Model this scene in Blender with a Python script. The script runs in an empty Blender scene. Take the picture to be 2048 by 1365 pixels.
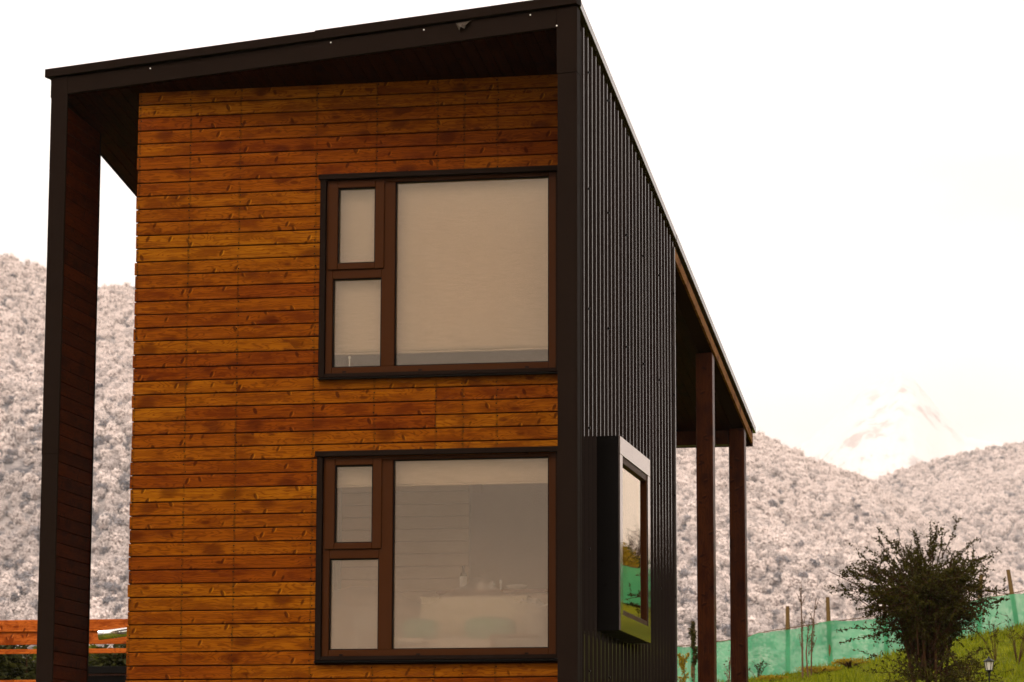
import bpy, bmesh, math, random
import numpy as np
from mathutils import Matrix, Vector, noise as mnoise
R = math.radians
random.seed(7)
rng = np.random.default_rng(7)
sc = bpy.context.scene
COL = sc.collection

# ------------------------------------------------------------------ camera
CAM = Vector((5.915, -27.49, 1.6))
F = 6189.22
yaw, pit, rol = R(11.0000716), R(9.21673318), R(0.14367285)
_f = Vector((-math.sin(yaw) * math.cos(pit), math.cos(yaw) * math.cos(pit), math.sin(pit)))
_r0 = Vector((math.cos(yaw), math.sin(yaw), 0))
_u0 = _r0.cross(_f)
_r = _r0 * math.cos(rol) + _u0 * math.sin(rol)
_u = -_r0 * math.sin(rol) + _u0 * math.cos(rol)
cd = bpy.data.cameras.new('camera')
cam = bpy.data.objects.new('camera', cd)
COL.objects.link(cam)
cd.sensor_width = 36
cd.lens = F / 2048 * 36
cd.clip_start = 0.5
cd.clip_end = 40000
cam.matrix_world = Matrix(((_r.x, _u.x, -_f.x, CAM.x), (_r.y, _u.y, -_f.y, CAM.y), (_r.z, _u.z, -_f.z, CAM.z), (0, 0, 0, 1)))
cd.dof.use_dof = True
cd.dof.focus_distance = 28.5
cd.dof.aperture_fstop = 6.0
sc.camera = cam

def ray(x, y):
    return _f + _r * ((x - 1024) / F) - _u * ((y - 682.5) / F)
def at(x, y, Y):
    d = ray(x, y)
    return CAM + d * ((Y - CAM.y) / d.y)
def atx(x, y, X):
    d = ray(x, y)
    return CAM + d * ((X - CAM.x) / d.x)

# ------------------------------------------------------------------ world, sun, exposure
SUN_EL, SUN_AZ = 49, -14           # degrees; azimuth measured from behind the camera towards the left
w = bpy.data.worlds.new('World')
sc.world = w
w.use_nodes = True
nt = w.node_tree
nt.nodes.clear()
wo = nt.nodes.new('ShaderNodeOutputWorld')
bg = nt.nodes.new('ShaderNodeBackground')
sky = nt.nodes.new('ShaderNodeTexSky')
sky.sky_type = 'NISHITA'
sky.sun_disc = False
sky.sun_elevation = R(SUN_EL)
sky.sun_rotation = R(180 + SUN_AZ)
sky.dust_density = 4
sky.altitude = 400
tc = nt.nodes.new('ShaderNodeTexCoord')
nz = nt.nodes.new('ShaderNodeTexNoise')
nz.inputs['Scale'].default_value = 5.0
nz.inputs['Detail'].default_value = 5
nz.inputs['Roughness'].default_value = .5
mp = nt.nodes.new('ShaderNodeMapping')
mp.inputs['Scale'].default_value = (1, 1, 2.2)
mp.inputs['Location'].default_value = (.3, .1, .35)
rmp = nt.nodes.new('ShaderNodeValToRGB')
rmp.color_ramp.elements[0].position = .36
rmp.color_ramp.elements[0].color = (11.2, 9.9, 9.15, 1)
rmp.color_ramp.elements[1].position = .6
rmp.color_ramp.elements[1].color = (14.4, 12.9, 11.9, 1)
mx = nt.nodes.new('ShaderNodeMix')
mx.data_type = 'RGBA'
mx.inputs[0].default_value = .93
nt.links.new(tc.outputs['Generated'], mp.inputs[0])
nt.links.new(mp.outputs[0], nz.inputs['Vector'])
nt.links.new(nz.outputs[0], rmp.inputs[0])
nt.links.new(sky.outputs[0], mx.inputs[6])
nt.links.new(rmp.outputs[0], mx.inputs[7])
nt.links.new(mx.outputs[2], bg.inputs[0])
bg.inputs[1].default_value = .083
nt.links.new(bg.outputs[0], wo.inputs[0])

sd = bpy.data.lights.new('sun', 'SUN')
sd.energy = 1.5
sd.angle = R(20)
sd.color = (1, .90, .78)
so = bpy.data.objects.new('sun', sd)
COL.objects.link(so)
_az = R(SUN_AZ)
sdir = Vector((math.sin(_az) * math.cos(R(SUN_EL)), -math.cos(_az) * math.cos(R(SUN_EL)), math.sin(R(SUN_EL))))
so.rotation_euler = sdir.to_track_quat('Z', 'Y').to_euler()
so.location = (0, -10, 40)

vs = sc.view_settings
vs.view_transform = 'Standard'
vs.look = 'None'
vs.gamma = 1
vs.use_curve_mapping = False
vs.exposure = 0.8
sc.cycles.use_denoising = True
sc.cycles.max_bounces = 8
sc.cycles.transparent_max_bounces = 16

# ------------------------------------------------------------------ materials
MATS = {}
class NT:
    def __init__(self, name):
        self.m = bpy.data.materials.new(name)
        self.m.use_nodes = True
        self.t = self.m.node_tree
        self.t.nodes.clear()
        self.out = self.t.nodes.new('ShaderNodeOutputMaterial')
    def n(self, typ, **kw):
        nd = self.t.nodes.new('ShaderNode' + typ)
        for k, v in kw.items():
            setattr(nd, k, v)
        return nd
    def l(self, a, b):
        self.t.links.new(a, b)
    def math(self, op, a, b=None, c=None, clamp=False):
        nd = self.n('Math', operation=op, use_clamp=clamp)
        for i, v in enumerate((a, b, c)):
            if v is None: continue
            if isinstance(v, (int, float)): nd.inputs[i].default_value = v
            else: self.l(v, nd.inputs[i])
        return nd.outputs[0]
    def smooth(self, v, lo, hi, a=0., b=1.):
        nd = self.n('MapRange', interpolation_type='SMOOTHSTEP')
        self.l(v, nd.inputs[0])
        for i, x in enumerate((lo, hi, a, b)): nd.inputs[i + 1].default_value = x
        return nd.outputs[0]
    def vec(self, x, y, z):
        nd = self.n('CombineXYZ')
        for i, v in enumerate((x, y, z)):
            if isinstance(v, (int, float)): nd.inputs[i].default_value = v
            else: self.l(v, nd.inputs[i])
        return nd.outputs[0]
    def noise(self, v, scale=1., detail=3., rough=.55):
        nd = self.n('TexNoise')
        if v is not None: self.l(v, nd.inputs['Vector'])
        nd.inputs['Scale'].default_value = scale
        nd.inputs['Detail'].default_value = detail
        nd.inputs['Roughness'].default_value = rough
        return nd.outputs[0]
    def mix(self, f, a, b, blend='MIX'):
        nd = self.n('Mix', data_type='RGBA', blend_type=blend)
        for i, v in ((0, f), (6, a), (7, b)):
            if isinstance(v, (int, float)): nd.inputs[i].default_value = v
            elif isinstance(v, tuple): nd.inputs[i].default_value = (*v, 1)
            else: self.l(v, nd.inputs[i])
        return nd.outputs[2]
    def ramp(self, v, stops):
        nd = self.n('ValToRGB')
        e = nd.color_ramp.elements
        while len(e) < len(stops): e.new(.5)
        for i, (p, c) in enumerate(stops):
            e[i].position = p
            e[i].color = (*c, 1)
        self.l(v, nd.inputs[0])
        return nd.outputs[0]
    def bsdf(self, col, rough=.5, spec=.5, metal=0., bump=None, bstr=.2, bdist=.01, coat=0.):
        b = self.n('BsdfPrincipled')
        if isinstance(col, tuple): b.inputs['Base Color'].default_value = (*col, 1)
        else: self.l(col, b.inputs['Base Color'])
        if isinstance(rough, (int, float)): b.inputs['Roughness'].default_value = rough
        else: self.l(rough, b.inputs['Roughness'])
        b.inputs['Specular IOR Level'].default_value = spec
        b.inputs['Metallic'].default_value = metal
        b.inputs['Coat Weight'].default_value = coat
        if bump is not None:
            bn = self.n('Bump')
            bn.inputs['Strength'].default_value = bstr
            bn.inputs['Distance'].default_value = bdist
            self.l(bump, bn.inputs['Height'])
            self.l(bn.outputs[0], b.inputs['Normal'])
        self.l(b.outputs[0], self.out.inputs[0])
        return b

STUDS = (-3.03, -2.53, -2.04, -1.30, -.72, -.14, .115, .43)
def wood(name, axes, tint, studs=False, rough=.6, spec=.03, fig=1.0):
    """axes: which object axes run along and across the board"""
    k = NT(name)
    co = k.n('TexCoord').outputs['Object']
    sp = k.n('SeparateXYZ')
    k.l(co, sp.inputs[0])
    L, W = sp.outputs[axes[0]], sp.outputs[axes[1]]
    rnd = k.n('ObjectInfo').outputs['Random']
    L2 = k.math('ADD', L, k.math('MULTIPLY', rnd, 137.))
    W2 = k.math('ADD', W, k.math('MULTIPLY', rnd, 11.3))
    seed = k.math('MULTIPLY', rnd, 53.)
    def cells(sx, sy, skew, shift, lo, hi, r0, r1):
        a = k.math('ADD', k.math('SUBTRACT', L2, k.math('MULTIPLY', W2, skew)), shift)
        v = k.n('TexVoronoi')
        k.l(k.vec(k.math('MULTIPLY', a, sx), k.math('MULTIPLY', W2, sy), seed), v.inputs['Vector'])
        v.inputs['Scale'].default_value = 1
        c = k.n('SeparateColor')
        k.l(v.outputs['Color'], c.inputs[0])
        on = k.math('MULTIPLY', k.math('GREATER_THAN', c.outputs[0], lo), k.math('LESS_THAN', c.outputs[0], hi))
        return k.math('MULTIPLY', k.smooth(v.outputs['Distance'], r0, r1, 1, 0), on), v.outputs['Distance'], on
    # round knots with a halo that bends the figure
    knot, d, kk = cells(3.4, 9., 0., 0., .35, 1.1, .09, .21)
    halo = k.math('MULTIPLY', k.smooth(d, .05, .55, 1, 0), kk)
    warp = k.noise(k.vec(k.math('MULTIPLY', L2, 1.2), k.math('MULTIPLY', W2, 5.5), seed), 1, 3, .55)
    g = k.math('ADD', k.math('MULTIPLY', W2, 34.), k.math('MULTIPLY', warp, 16.))
    g = k.math('ADD', g, k.math('MULTIPLY', halo, 2.2))
    ring = k.smooth(k.math('SINE', k.math('MULTIPLY', g, 6.5)), .0, 1.0)
    fib = k.noise(k.vec(k.math('MULTIPLY', L2, 2.2), k.math('MULTIPLY', W2, 75.), seed), 1, 4, .7)
    blot = k.noise(k.vec(k.math('MULTIPLY', L2, 3.0), k.math('MULTIPLY', W2, 10.), seed), 1, 5, .65)
    # slanting spike knots: a dark streak with a pale one beside it
    s1, _, _ = cells(9.5, 5.2, .38, 0., .30, 1.1, .10, .21)
    s1b, _, _ = cells(9.5, 5.2, .38, -.015, .45, 1.1, .08, .17)
    s2, _, _ = cells(8., 4.8, -.30, .31, .50, 1.1, .10, .20)
    s2b, _, _ = cells(8., 4.8, -.30, .296, .64, 1.1, .08, .16)
    slash = k.math('MAXIMUM', s1, s2)
    pale = k.math('MAXIMUM', s1b, s2b)
    patch, _, _ = cells(3.6, 6., .2, .7, .74, 1.1, .18, .5)
    base = k.ramp(rnd, [(0, tint[0]), (.3, tint[1]), (.7, tint[2]), (1, tint[3])])
    mul = lambda c: k.mix(1., base, c, 'MULTIPLY')
    dark, lite = mul((.50, .36, .25)), mul((1.45, 1.62, 2.2))
    c = k.mix(k.math('MULTIPLY', ring, .75), base, dark)
    c = k.mix(k.smooth(fib, .50, .70, 0, .75), c, lite)
    c = k.mix(k.smooth(fib, .30, .48, .6, 0), c, dark)
    c = k.mix(k.smooth(blot, .44, .68, 0, .85), c, mul((.50, .36, .26)))
    c = k.mix(k.smooth(blot, .22, .42, .45, 0), c, lite)
    c = k.mix(k.math('MULTIPLY', patch, .75), c, mul((.32, .2, .12)))
    c = k.mix(k.math('MULTIPLY', knot, .75), c, mul((.30, .17, .1)))
    c = k.mix(k.math('MULTIPLY', pale, .7), c, mul((1.75, 2.2, 4.0)))
    c = k.mix(k.math('MULTIPLY', slash, .85), c, mul((.22, .12, .08)))
    if studs:
        m = None
        wob = k.math('MULTIPLY', k.math('SUBTRACT', k.noise(co, 9., 2), .5), .03)
        for s in STUDS:
            q = k.math('ABSOLUTE', k.math('SUBTRACT', k.math('ADD', L, wob), s))
            m = q if m is None else k.math('MINIMUM', m, q)
        st = k.math('MULTIPLY', k.smooth(m, .003, .017, 1, 0), k.smooth(k.noise(co, 14., 3), .35, .65, .08, .75))
        c = k.mix(st, c, mul((.34, .36, .5)))
    k.bsdf(c, rough, spec, bump=k.math('SUBTRACT', k.math('MULTIPLY', fib, .5), slash), bstr=.25, bdist=.002)
    MATS[name] = k.m

T_FACE = ((.152, .030, .0006), (.185, .044, .0008), (.202, .054, .0009), (.240, .075, .0015))
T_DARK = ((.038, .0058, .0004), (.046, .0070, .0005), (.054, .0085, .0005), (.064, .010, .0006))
wood('wood_face', (0, 2), T_FACE, True)
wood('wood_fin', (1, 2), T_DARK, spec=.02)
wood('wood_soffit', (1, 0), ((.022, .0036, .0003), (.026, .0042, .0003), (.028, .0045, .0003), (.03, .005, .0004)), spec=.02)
wood('wood_post', (2, 0), ((.052, .011, .0012), (.056, .012, .0012), (.06, .013, .0013), (.064, .014, .0014)), spec=.12, rough=.4)
wood('wood_barge', (1, 2), ((.20, .085, .016), (.22, .09, .017), (.22, .09, .017), (.24, .095, .018)), rough=.7, spec=.04)
wood('wood_rail', (0, 2), ((.36, .075, .010), (.40, .088, .012), (.43, .10, .013), (.45, .105, .015)))
wood('wood_table', (0, 1), ((.36, .17, .075),) * 4)

def paint(name, col, rough, spec=.5, var=.25, bscale=6., bstr=.05, coat=0., metal=0., tint=None):
    k = NT(name)
    co = k.n('TexCoord').outputs['Object']
    n1 = k.noise(co, bscale, 4)
    n2 = k.noise(co, 1.3, 3)
    c = k.mix(k.math('MULTIPLY', n1, var), col, tuple(min(1, x * 1.9) for x in col))
    rg = k.math('ADD', k.math('MULTIPLY', n1, .16), rough - .08)
    pb = k.bsdf(c, rg, spec, metal, bump=n2, bstr=bstr, bdist=.02, coat=coat)
    if tint:
        pb.inputs['Specular Tint'].default_value = (*tint, 1)
        pb.inputs['Coat Tint'].default_value = (*tint, 1)
    MATS[name] = k.m
paint('metal_trim', (.0078, .0040, .0025), .72, .035, .7, bstr=.22)
paint('metal_dark', (.004, .003, .0025), .45, .05, .3)
paint('metal_sheet', (.0085, .0043, .003), .085, .09, .1, bscale=.4, bstr=.0, tint=(1, .80, .68))
paint('metal_cap_side', (.05, .04, .035), .22, .5, .3)
paint('frame_brown', (.036, .0102, .0018), .45, .05, .3)
paint('bay_metal', (.004, .003, .0025), .3, .06, .2)
paint('bay_face', (.010, .008, .007), .11, .6, .3, bstr=.02, coat=.55, tint=(1, .82, .7))
paint('backing', (.020, .006, .002), .8, .02)
paint('plaster', (.52, .36, .24), .85, .05, .12)
paint('wood_inner', (.62, .43, .29), .8, .05, .2)
paint('floor_board', (.74, .56, .40), .5, .1, .2)
paint('screw_bright', (.75, .70, .66), .35, .5, .1, metal=.6)
paint('gutter_zinc', (.72, .70, .66), .16, .5, .1, metal=.95)
paint('timber_grey', (.095, .058, .022), .8, .05, .8, 20)
paint('bark', (.040, .018, .008), .85, .05, .7, 25)
paint('twig_grey', (.09, .052, .03), .85, .05, .6, 25)
paint('black_iron', (.006, .006, .006), .4, .15, .2)
paint('cushion_green', (.18, .42, .28), .9, .02, .3, 12)
paint('linen', (.78, .66, .52), .9, .02, .2, 14)
paint('crochet', (.78, .60, .40), .95, .02, .4, 60)
paint('white_glaze', (.85, .80, .72), .3, .3, .05)
paint('bottle_glass', (.06, .06, .03), .1, .5, .1)
paint('scrap', (.035, .024, .016), .5, .3, .5)

k = NT('fabric_blind')
co = k.n('TexCoord').outputs['Object']
sp = k.n('SeparateXYZ')
k.l(co, sp.inputs[0])
slub = k.noise(k.vec(k.math('MULTIPLY', sp.outputs[0], 6.), 0., k.math('MULTIPLY', sp.outputs[2], 70.)), 1, 4, .75)
soft = k.noise(co, 1.5, 3)
c = k.mix(k.smooth(slub, .25, .75), (.58, .445, .315), (.68, .535, .385))
c = k.mix(k.math('MULTIPLY', soft, .35), c, (.45, .31, .19))
b = k.bsdf(c, .9, .02, bump=slub, bstr=.15, bdist=.004)
MATS['fabric_blind'] = k.m

k = NT('glass')
fr = k.n('Fresnel')
fr.inputs[0].default_value = 1.5
co = k.n('TexCoord').outputs['Object']
bn = k.n('Bump')
bn.inputs['Strength'].default_value = .02
bn.inputs['Distance'].default_value = .05
k.l(k.noise(co, .8, 1), bn.inputs['Height'])
tr = k.n('BsdfTransparent')
tr.inputs[0].default_value = (.985, .965, .94, 1)
gl = k.n('BsdfGlossy')
gl.inputs['Roughness'].default_value = .015
gl.inputs['Color'].default_value = (1, .86, .70, 1)
k.l(bn.outputs[0], gl.inputs['Normal'])
ms = k.n('MixShader')
k.l(k.math('MULTIPLY', fr.outputs[0], 1.55, clamp=True), ms.inputs[0])
k.l(tr.outputs[0], ms.inputs[1])
k.l(gl.outputs[0], ms.inputs[2])
k.l(ms.outputs[0], k.out.inputs[0])
MATS['glass'] = k.m

k = NT('fogged_film')
co = k.n('TexCoord').outputs['Object']
sp = k.n('SeparateXYZ')
k.l(co, sp.inputs[0])
n1 = k.noise(co, 1.5, 3, .5)
n2 = k.noise(co, 6., 4, .6)
hh = k.math('ADD', sp.outputs[2], k.math('MULTIPLY', k.math('SUBTRACT', n1, .5), 1.1))
fg = k.smooth(hh, 3.30, 4.60, .48, .05)
fg = k.math('ADD', fg, k.math('MULTIPLY', k.math('SUBTRACT', n2, .5), .10), clamp=True)
df = k.n('BsdfDiffuse')
df.inputs[0].default_value = (.95, .76, .60, 1)
tl = k.n('BsdfTranslucent')
tl.inputs[0].default_value = (.95, .76, .60, 1)
tr = k.n('BsdfTransparent')
m1 = k.n('MixShader')
m1.inputs[0].default_value = .4
k.l(df.outputs[0], m1.inputs[1])
k.l(tl.outputs[0], m1.inputs[2])
m2 = k.n('MixShader')
k.l(fg, m2.inputs[0])
k.l(tr.outputs[0], m2.inputs[1])
k.l(m1.outputs[0], m2.inputs[2])
k.l(m2.outputs[0], k.out.inputs[0])
MATS['fogged_film'] = k.m

k = NT('lantern_glass')
b = k.bsdf((.75, .70, .62), .25, .5)
b.inputs['Transmission Weight'].default_value = .35
MATS['lantern_glass'] = k.m

k = NT('green_net')
co = k.n('TexCoord').outputs['Object']
sp = k.n('SeparateXYZ')
k.l(co, sp.inputs[0])
n1 = k.noise(co, 1.1, 4)
n2 = k.noise(k.vec(k.math('MULTIPLY', sp.outputs[0], 1.2), 0., k.math('MULTIPLY', sp.outputs[2], 9.)), 1, 3)
c = k.mix(k.smooth(n1, .3, .7), (.045, .39, .19), (.12, .56, .30))
c = k.mix(k.math('MULTIPLY', n2, .4), c, (.16, .55, .25))
df = k.n('BsdfDiffuse')
k.l(c, df.inputs[0])
tl = k.n('BsdfTranslucent')
k.l(c, tl.inputs[0])
tr = k.n('BsdfTransparent')
m1 = k.n('MixShader')
m1.inputs[0].default_value = .5
k.l(df.outputs[0], m1.inputs[1])
k.l(tl.outputs[0], m1.inputs[2])
m2 = k.n('MixShader')
m2.inputs[0].default_value = .27
k.l(m1.outputs[0], m2.inputs[1])
k.l(tr.outputs[0], m2.inputs[2])
k.l(m2.outputs[0], k.out.inputs[0])
MATS['green_net'] = k.m

def leafmat(name, c1, c2, trans=.35):
    k = NT(name)
    g = k.n('NewGeometry').outputs['Random Per Island']
    c = k.mix(g, c1, c2)
    df = k.n('BsdfPrincipled')
    k.l(c, df.inputs['Base Color'])
    df.inputs['Roughness'].default_value = .55
    df.inputs['Specular IOR Level'].default_value = .06
    tl = k.n('BsdfTranslucent')
    k.l(c, tl.inputs[0])
    m1 = k.n('MixShader')
    m1.inputs[0].default_value = trans
    k.l(df.outputs[0], m1.inputs[1])
    k.l(tl.outputs[0], m1.inputs[2])
    k.l(m1.outputs[0], k.out.inputs[0])
    MATS[name] = k.m
leafmat('leaf_dark', (.018, .016, .002), (.066, .058, .006))
leafmat('leaf_green', (.06, .075, .008), (.13, .13, .012))
leafmat('leaf_yellow', (.22, .15, .008), (.34, .24, .015))
leafmat('leaf_deep', (.018, .02, .006), (.05, .05, .010))  # deep dark green leaves for the shrubs under the railing
leafmat('grass_blade', (.095, .125, .003), (.24, .25, .007), .4)

k = NT('turf')
co = k.n('TexCoord').outputs['Object']
n1 = k.noise(co, .35, 5)
n2 = k.noise(co, 5., 4)
c = k.mix(k.smooth(n1, .35, .65), (.06, .078, .003), (.14, .15, .006))
c = k.mix(k.smooth(n2, .45, .65, 0, .85), c, (.045, .036, .006))
k.bsdf(c, .95, .02, bump=n2, bstr=.8, bdist=.08)
MATS['turf'] = k.m

k = NT('hill_floor')
co = k.n('TexCoord').outputs['Object']
n1 = k.noise(co, .05, 5)
n2 = k.noise(co, .4, 4)
c = k.mix(k.smooth(n1, .4, .62), (.05, .05, .06), (.30, .26, .245))  # dark bluish tone paints the bare branches' shadow into the ground colour
c = k.mix(k.smooth(n2, .45, .7, 0, .6), c, (.34, .30, .28))
k.bsdf(c, .95, .1, bump=n2, bstr=.8, bdist=1.5)
MATS['hill_floor'] = k.m

k = NT('peak_snow')
co = k.n('TexCoord').outputs['Object']
sp = k.n('SeparateXYZ')
k.l(co, sp.inputs[0])
n1 = k.noise(k.vec(k.math('MULTIPLY', sp.outputs[0], .02), k.math('MULTIPLY', sp.outputs[1], .02), k.math('MULTIPLY', sp.outputs[2], .006)), 1, 7, .65)
n2 = k.noise(co, .0025, 3)
c = k.mix(k.math('MULTIPLY', k.smooth(n1, .50, .60), k.smooth(n2, .40, .56)), (.84, .80, .785), (.52, .45, .43))
k.bsdf(c, .9, .1, bump=n1, bstr=.6, bdist=25)
MATS['peak_snow'] = k.m

def frost(name, snow, wood_c, lo, hi):
    k = NT(name)
    g = k.n('NewGeometry')
    s = k.n('SeparateXYZ')
    k.l(g.outputs['Normal'], s.inputs[0])
    oi = k.n('ObjectInfo').outputs['Random']
    co = k.n('TexCoord').outputs['Object']
    n1 = k.noise(co, 3.2, 3, .65)
    f = k.math('ADD', k.math('MULTIPLY', s.outputs[2], .42), k.math('MULTIPLY', n1, 1.0))
    f = k.math('ADD', f, k.math('MULTIPLY', oi, .2))
    c = k.mix(k.smooth(f, lo, hi), wood_c, snow)
    c = k.mix(k.math('MULTIPLY', oi, .22), c, (.45, .385, .36))
    k.bsdf(c, .9, .02)
    MATS[name] = k.m
paint('frost_core', (.21, .165, .15), .95, .02, .5)
frost('frost_a', (.86, .745, .695), (.30, .24, .22), .02, .62)
frost('frost_b', (.62, .535, .505), (.13, .11, .11), .14, .80)
frost('frost_dark', (.32, .31, .33), (.030, .032, .045), .50, 1.05)

# ------------------------------------------------------------------ object helpers
def link(name, me, mat=None, parent=None, kind=None):
    o = bpy.data.objects.new(name, me)
    COL.objects.link(o)
    if mat is not None and me is not None: me.materials.append(MATS[mat])
    if parent is not None:
        o.parent = parent
        if parent.type == 'EMPTY':
            o.matrix_parent_inverse = Matrix.Translation(-Vector(parent.location))
    if kind: o['kind'] = kind
    return o
def tag(o, label, cat, group=None):
    o['label'] = label
    o['category'] = cat
    if group: o['group'] = group
    return o
def thing(name, loc, label, cat, group=None):
    o = bpy.data.objects.new(name, None)
    COL.objects.link(o)
    o.location = loc
    o.empty_display_size = .2
    return tag(o, label, cat, group)

class MB:
    def __init__(self): self.v, self.f = [], []
    def add(self, vs, fs):
        o = len(self.v)
        self.v += [tuple(p) for p in vs]
        self.f += [tuple(i + o for i in q) for q in fs]
        return self
    def hexa(self, p):
        """p: 4 points bottom loop + 4 points top loop"""
        return self.add(p, [(3, 2, 1, 0), (4, 5, 6, 7), (0, 1, 5, 4), (1, 2, 6, 5), (2, 3, 7, 6), (3, 0, 4, 7)])
    def box(self, x0, x1, y0, y1, z0, z1):
        return self.hexa([(x0, y0, z0), (x1, y0, z0), (x1, y1, z0), (x0, y1, z0), (x0, y0, z1), (x1, y0, z1), (x1, y1, z1), (x0, y1, z1)])
    def prism(self, loop, vec):
        n = len(loop)
        vec = Vector(vec)
        a = [Vector(p) for p in loop]
        return self.add(a + [p + vec for p in a], [tuple(range(n - 1, -1, -1)), tuple(range(n, 2 * n))] + [(i, (i + 1) % n, n + (i + 1) % n, n + i) for i in range(n)])
    def tube(self, pts, rad, seg=6, cap=True):
        pts = [Vector(p) for p in pts]
        n = len(pts)
        if isinstance(rad, (int, float)): rad = [rad] * n
        o = len(self.v)
        for i, p in enumerate(pts):
            t = (pts[min(i + 1, n - 1)] - pts[max(i - 1, 0)]).normalized()
            a = t.cross(Vector((.31, .95, .05)) if abs(t.z) > .7 else Vector((0, 0, 1))).normalized()
            b = t.cross(a)
            for j in range(seg):
                an = 2 * math.pi * j / seg
                self.v.append(tuple(p + (a * math.cos(an) + b * math.sin(an)) * rad[i]))
        for i in range(n - 1):
            for j in range(seg):
                q = (j + 1) % seg
                self.f.append((o + i * seg + j, o + i * seg + q, o + (i + 1) * seg + q, o + (i + 1) * seg + j))
        if cap:
            self.f.append(tuple(o + j for j in range(seg)))
            self.f.append(tuple(o + (n - 1) * seg + j for j in range(seg - 1, -1, -1)))
        return self
    def lathe(self, prof, c, seg=16):
        o = len(self.v)
        for (rr, z) in prof:
            for j in range(seg):
                an = 2 * math.pi * j / seg
                self.v.append((c[0] + rr * math.cos(an), c[1] + rr * math.sin(an), c[2] + z))
        for i in range(len(prof) - 1):
            for j in range(seg):
                q = (j + 1) % seg
                self.f.append((o + i * seg + j, o + i * seg + q, o + (i + 1) * seg + q, o + (i + 1) * seg + j))
        self.f.append(tuple(o + j for j in range(seg - 1, -1, -1)))
        self.f.append(tuple(o + (len(prof) - 1) * seg + j for j in range(seg)))
        return self
    def mesh(self, name, bevel=0., smooth=False, fix=True):
        me = bpy.data.meshes.new(name)
        me.from_pydata(self.v, [], self.f)
        if bevel or fix:
            bm = bmesh.new()
            bm.from_mesh(me)
            if fix: bmesh.ops.recalc_face_normals(bm, faces=bm.faces)
            if bevel:
                es = [e for e in bm.edges if len(e.link_faces) == 2 and e.calc_face_angle(0) > .5]
                bmesh.ops.bevel(bm, geom=es, offset=bevel, segments=1, affect='EDGES', clamp_overlap=True)
            bm.to_mesh(me)
            bm.free()
        if smooth: me.shade_smooth()
        return me
    def obj(self, name, mat=None, parent=None, bevel=0., smooth=False, kind=None, fix=True):
        return link(name, self.mesh(name, bevel, smooth, fix), mat, parent, kind)

# ------------------------------------------------------------------ terrain
def lerp_tab(x, tab):
    return float(np.interp(x, [a for a, _ in tab], [b for _, b in tab]))
def zf(x):                                   # ground height along the net fence
    return lerp_tab(x, [(-60, 2.0), (-12, 4.0), (-3, 4.72), (-.7, 5.03), (1.2, 5.30), (4.2, 5.98), (9, 6.9), (16, 8.2), (40, 10)])
def ground_z(x, y):
    n = mnoise.noise(Vector((x * .23, y * .23, 3))) * .14 + mnoise.noise(Vector((x * .8, y * .8, 7))) * .07
    if y < -2: z = lerp_tab(y, [(-90, -1), (-27, 0), (-20, .15), (-2, 2.1)])
    elif y < 14: z = lerp_tab(y, [(-2, 2.1), (5, 2.45), (14, 2.95 + max(0, x) * .06)])
    elif y < 36:
        s = (y - 14) / 22
        s = s * s * (1.55 - .55 * s)
        z = (2.95 + max(0, x) * .06) * (1 - s) + zf(x) * s
    else:
        s = min(1, (y - 36) / 330)
        z = zf(x) * (1 - s) ** 2 - 22 * (1 - (1 - s) ** 2) 
    if x > 5.5 and y > 36:
        z += 3.6 * min(1, (x - 5.5) / 4) * min(1, (y - 36) / 14) * max(0, min(1, (95 - y) / 30))
    return z + n * (0 if y < -40 else 1) * min(1, max(0, 1 - abs(y - 20) / 90))

m = MB()
rad = [0, 3, 6, 10, 14, 18, 22, 25] + list(np.arange(27, 75, .8)) + [78, 84, 92, 105, 125, 150, 190, 240, 300, 370, 480, 700, 1200, 2500, 5000, 9400]
ang = sorted(set([round(a, 4) for a in list(np.arange(-180, 180, 6.)) + list(np.arange(-24, 24, .6))]))
for rr in rad:
    for a in ang:
        x, y = CAM.x + rr * math.sin(R(a)), CAM.y + rr * math.cos(R(a))
        m.v.append((x, y, ground_z(x, y)))
na = len(ang)
for i in range(len(rad) - 1):
    for j in range(na):
        q = (j + 1) % na
        m.f.append((i * na + j, i * na + q, (i + 1) * na + q, (i + 1) * na + j))
g = m.obj('ground', 'turf', smooth=True, kind='structure')

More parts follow.
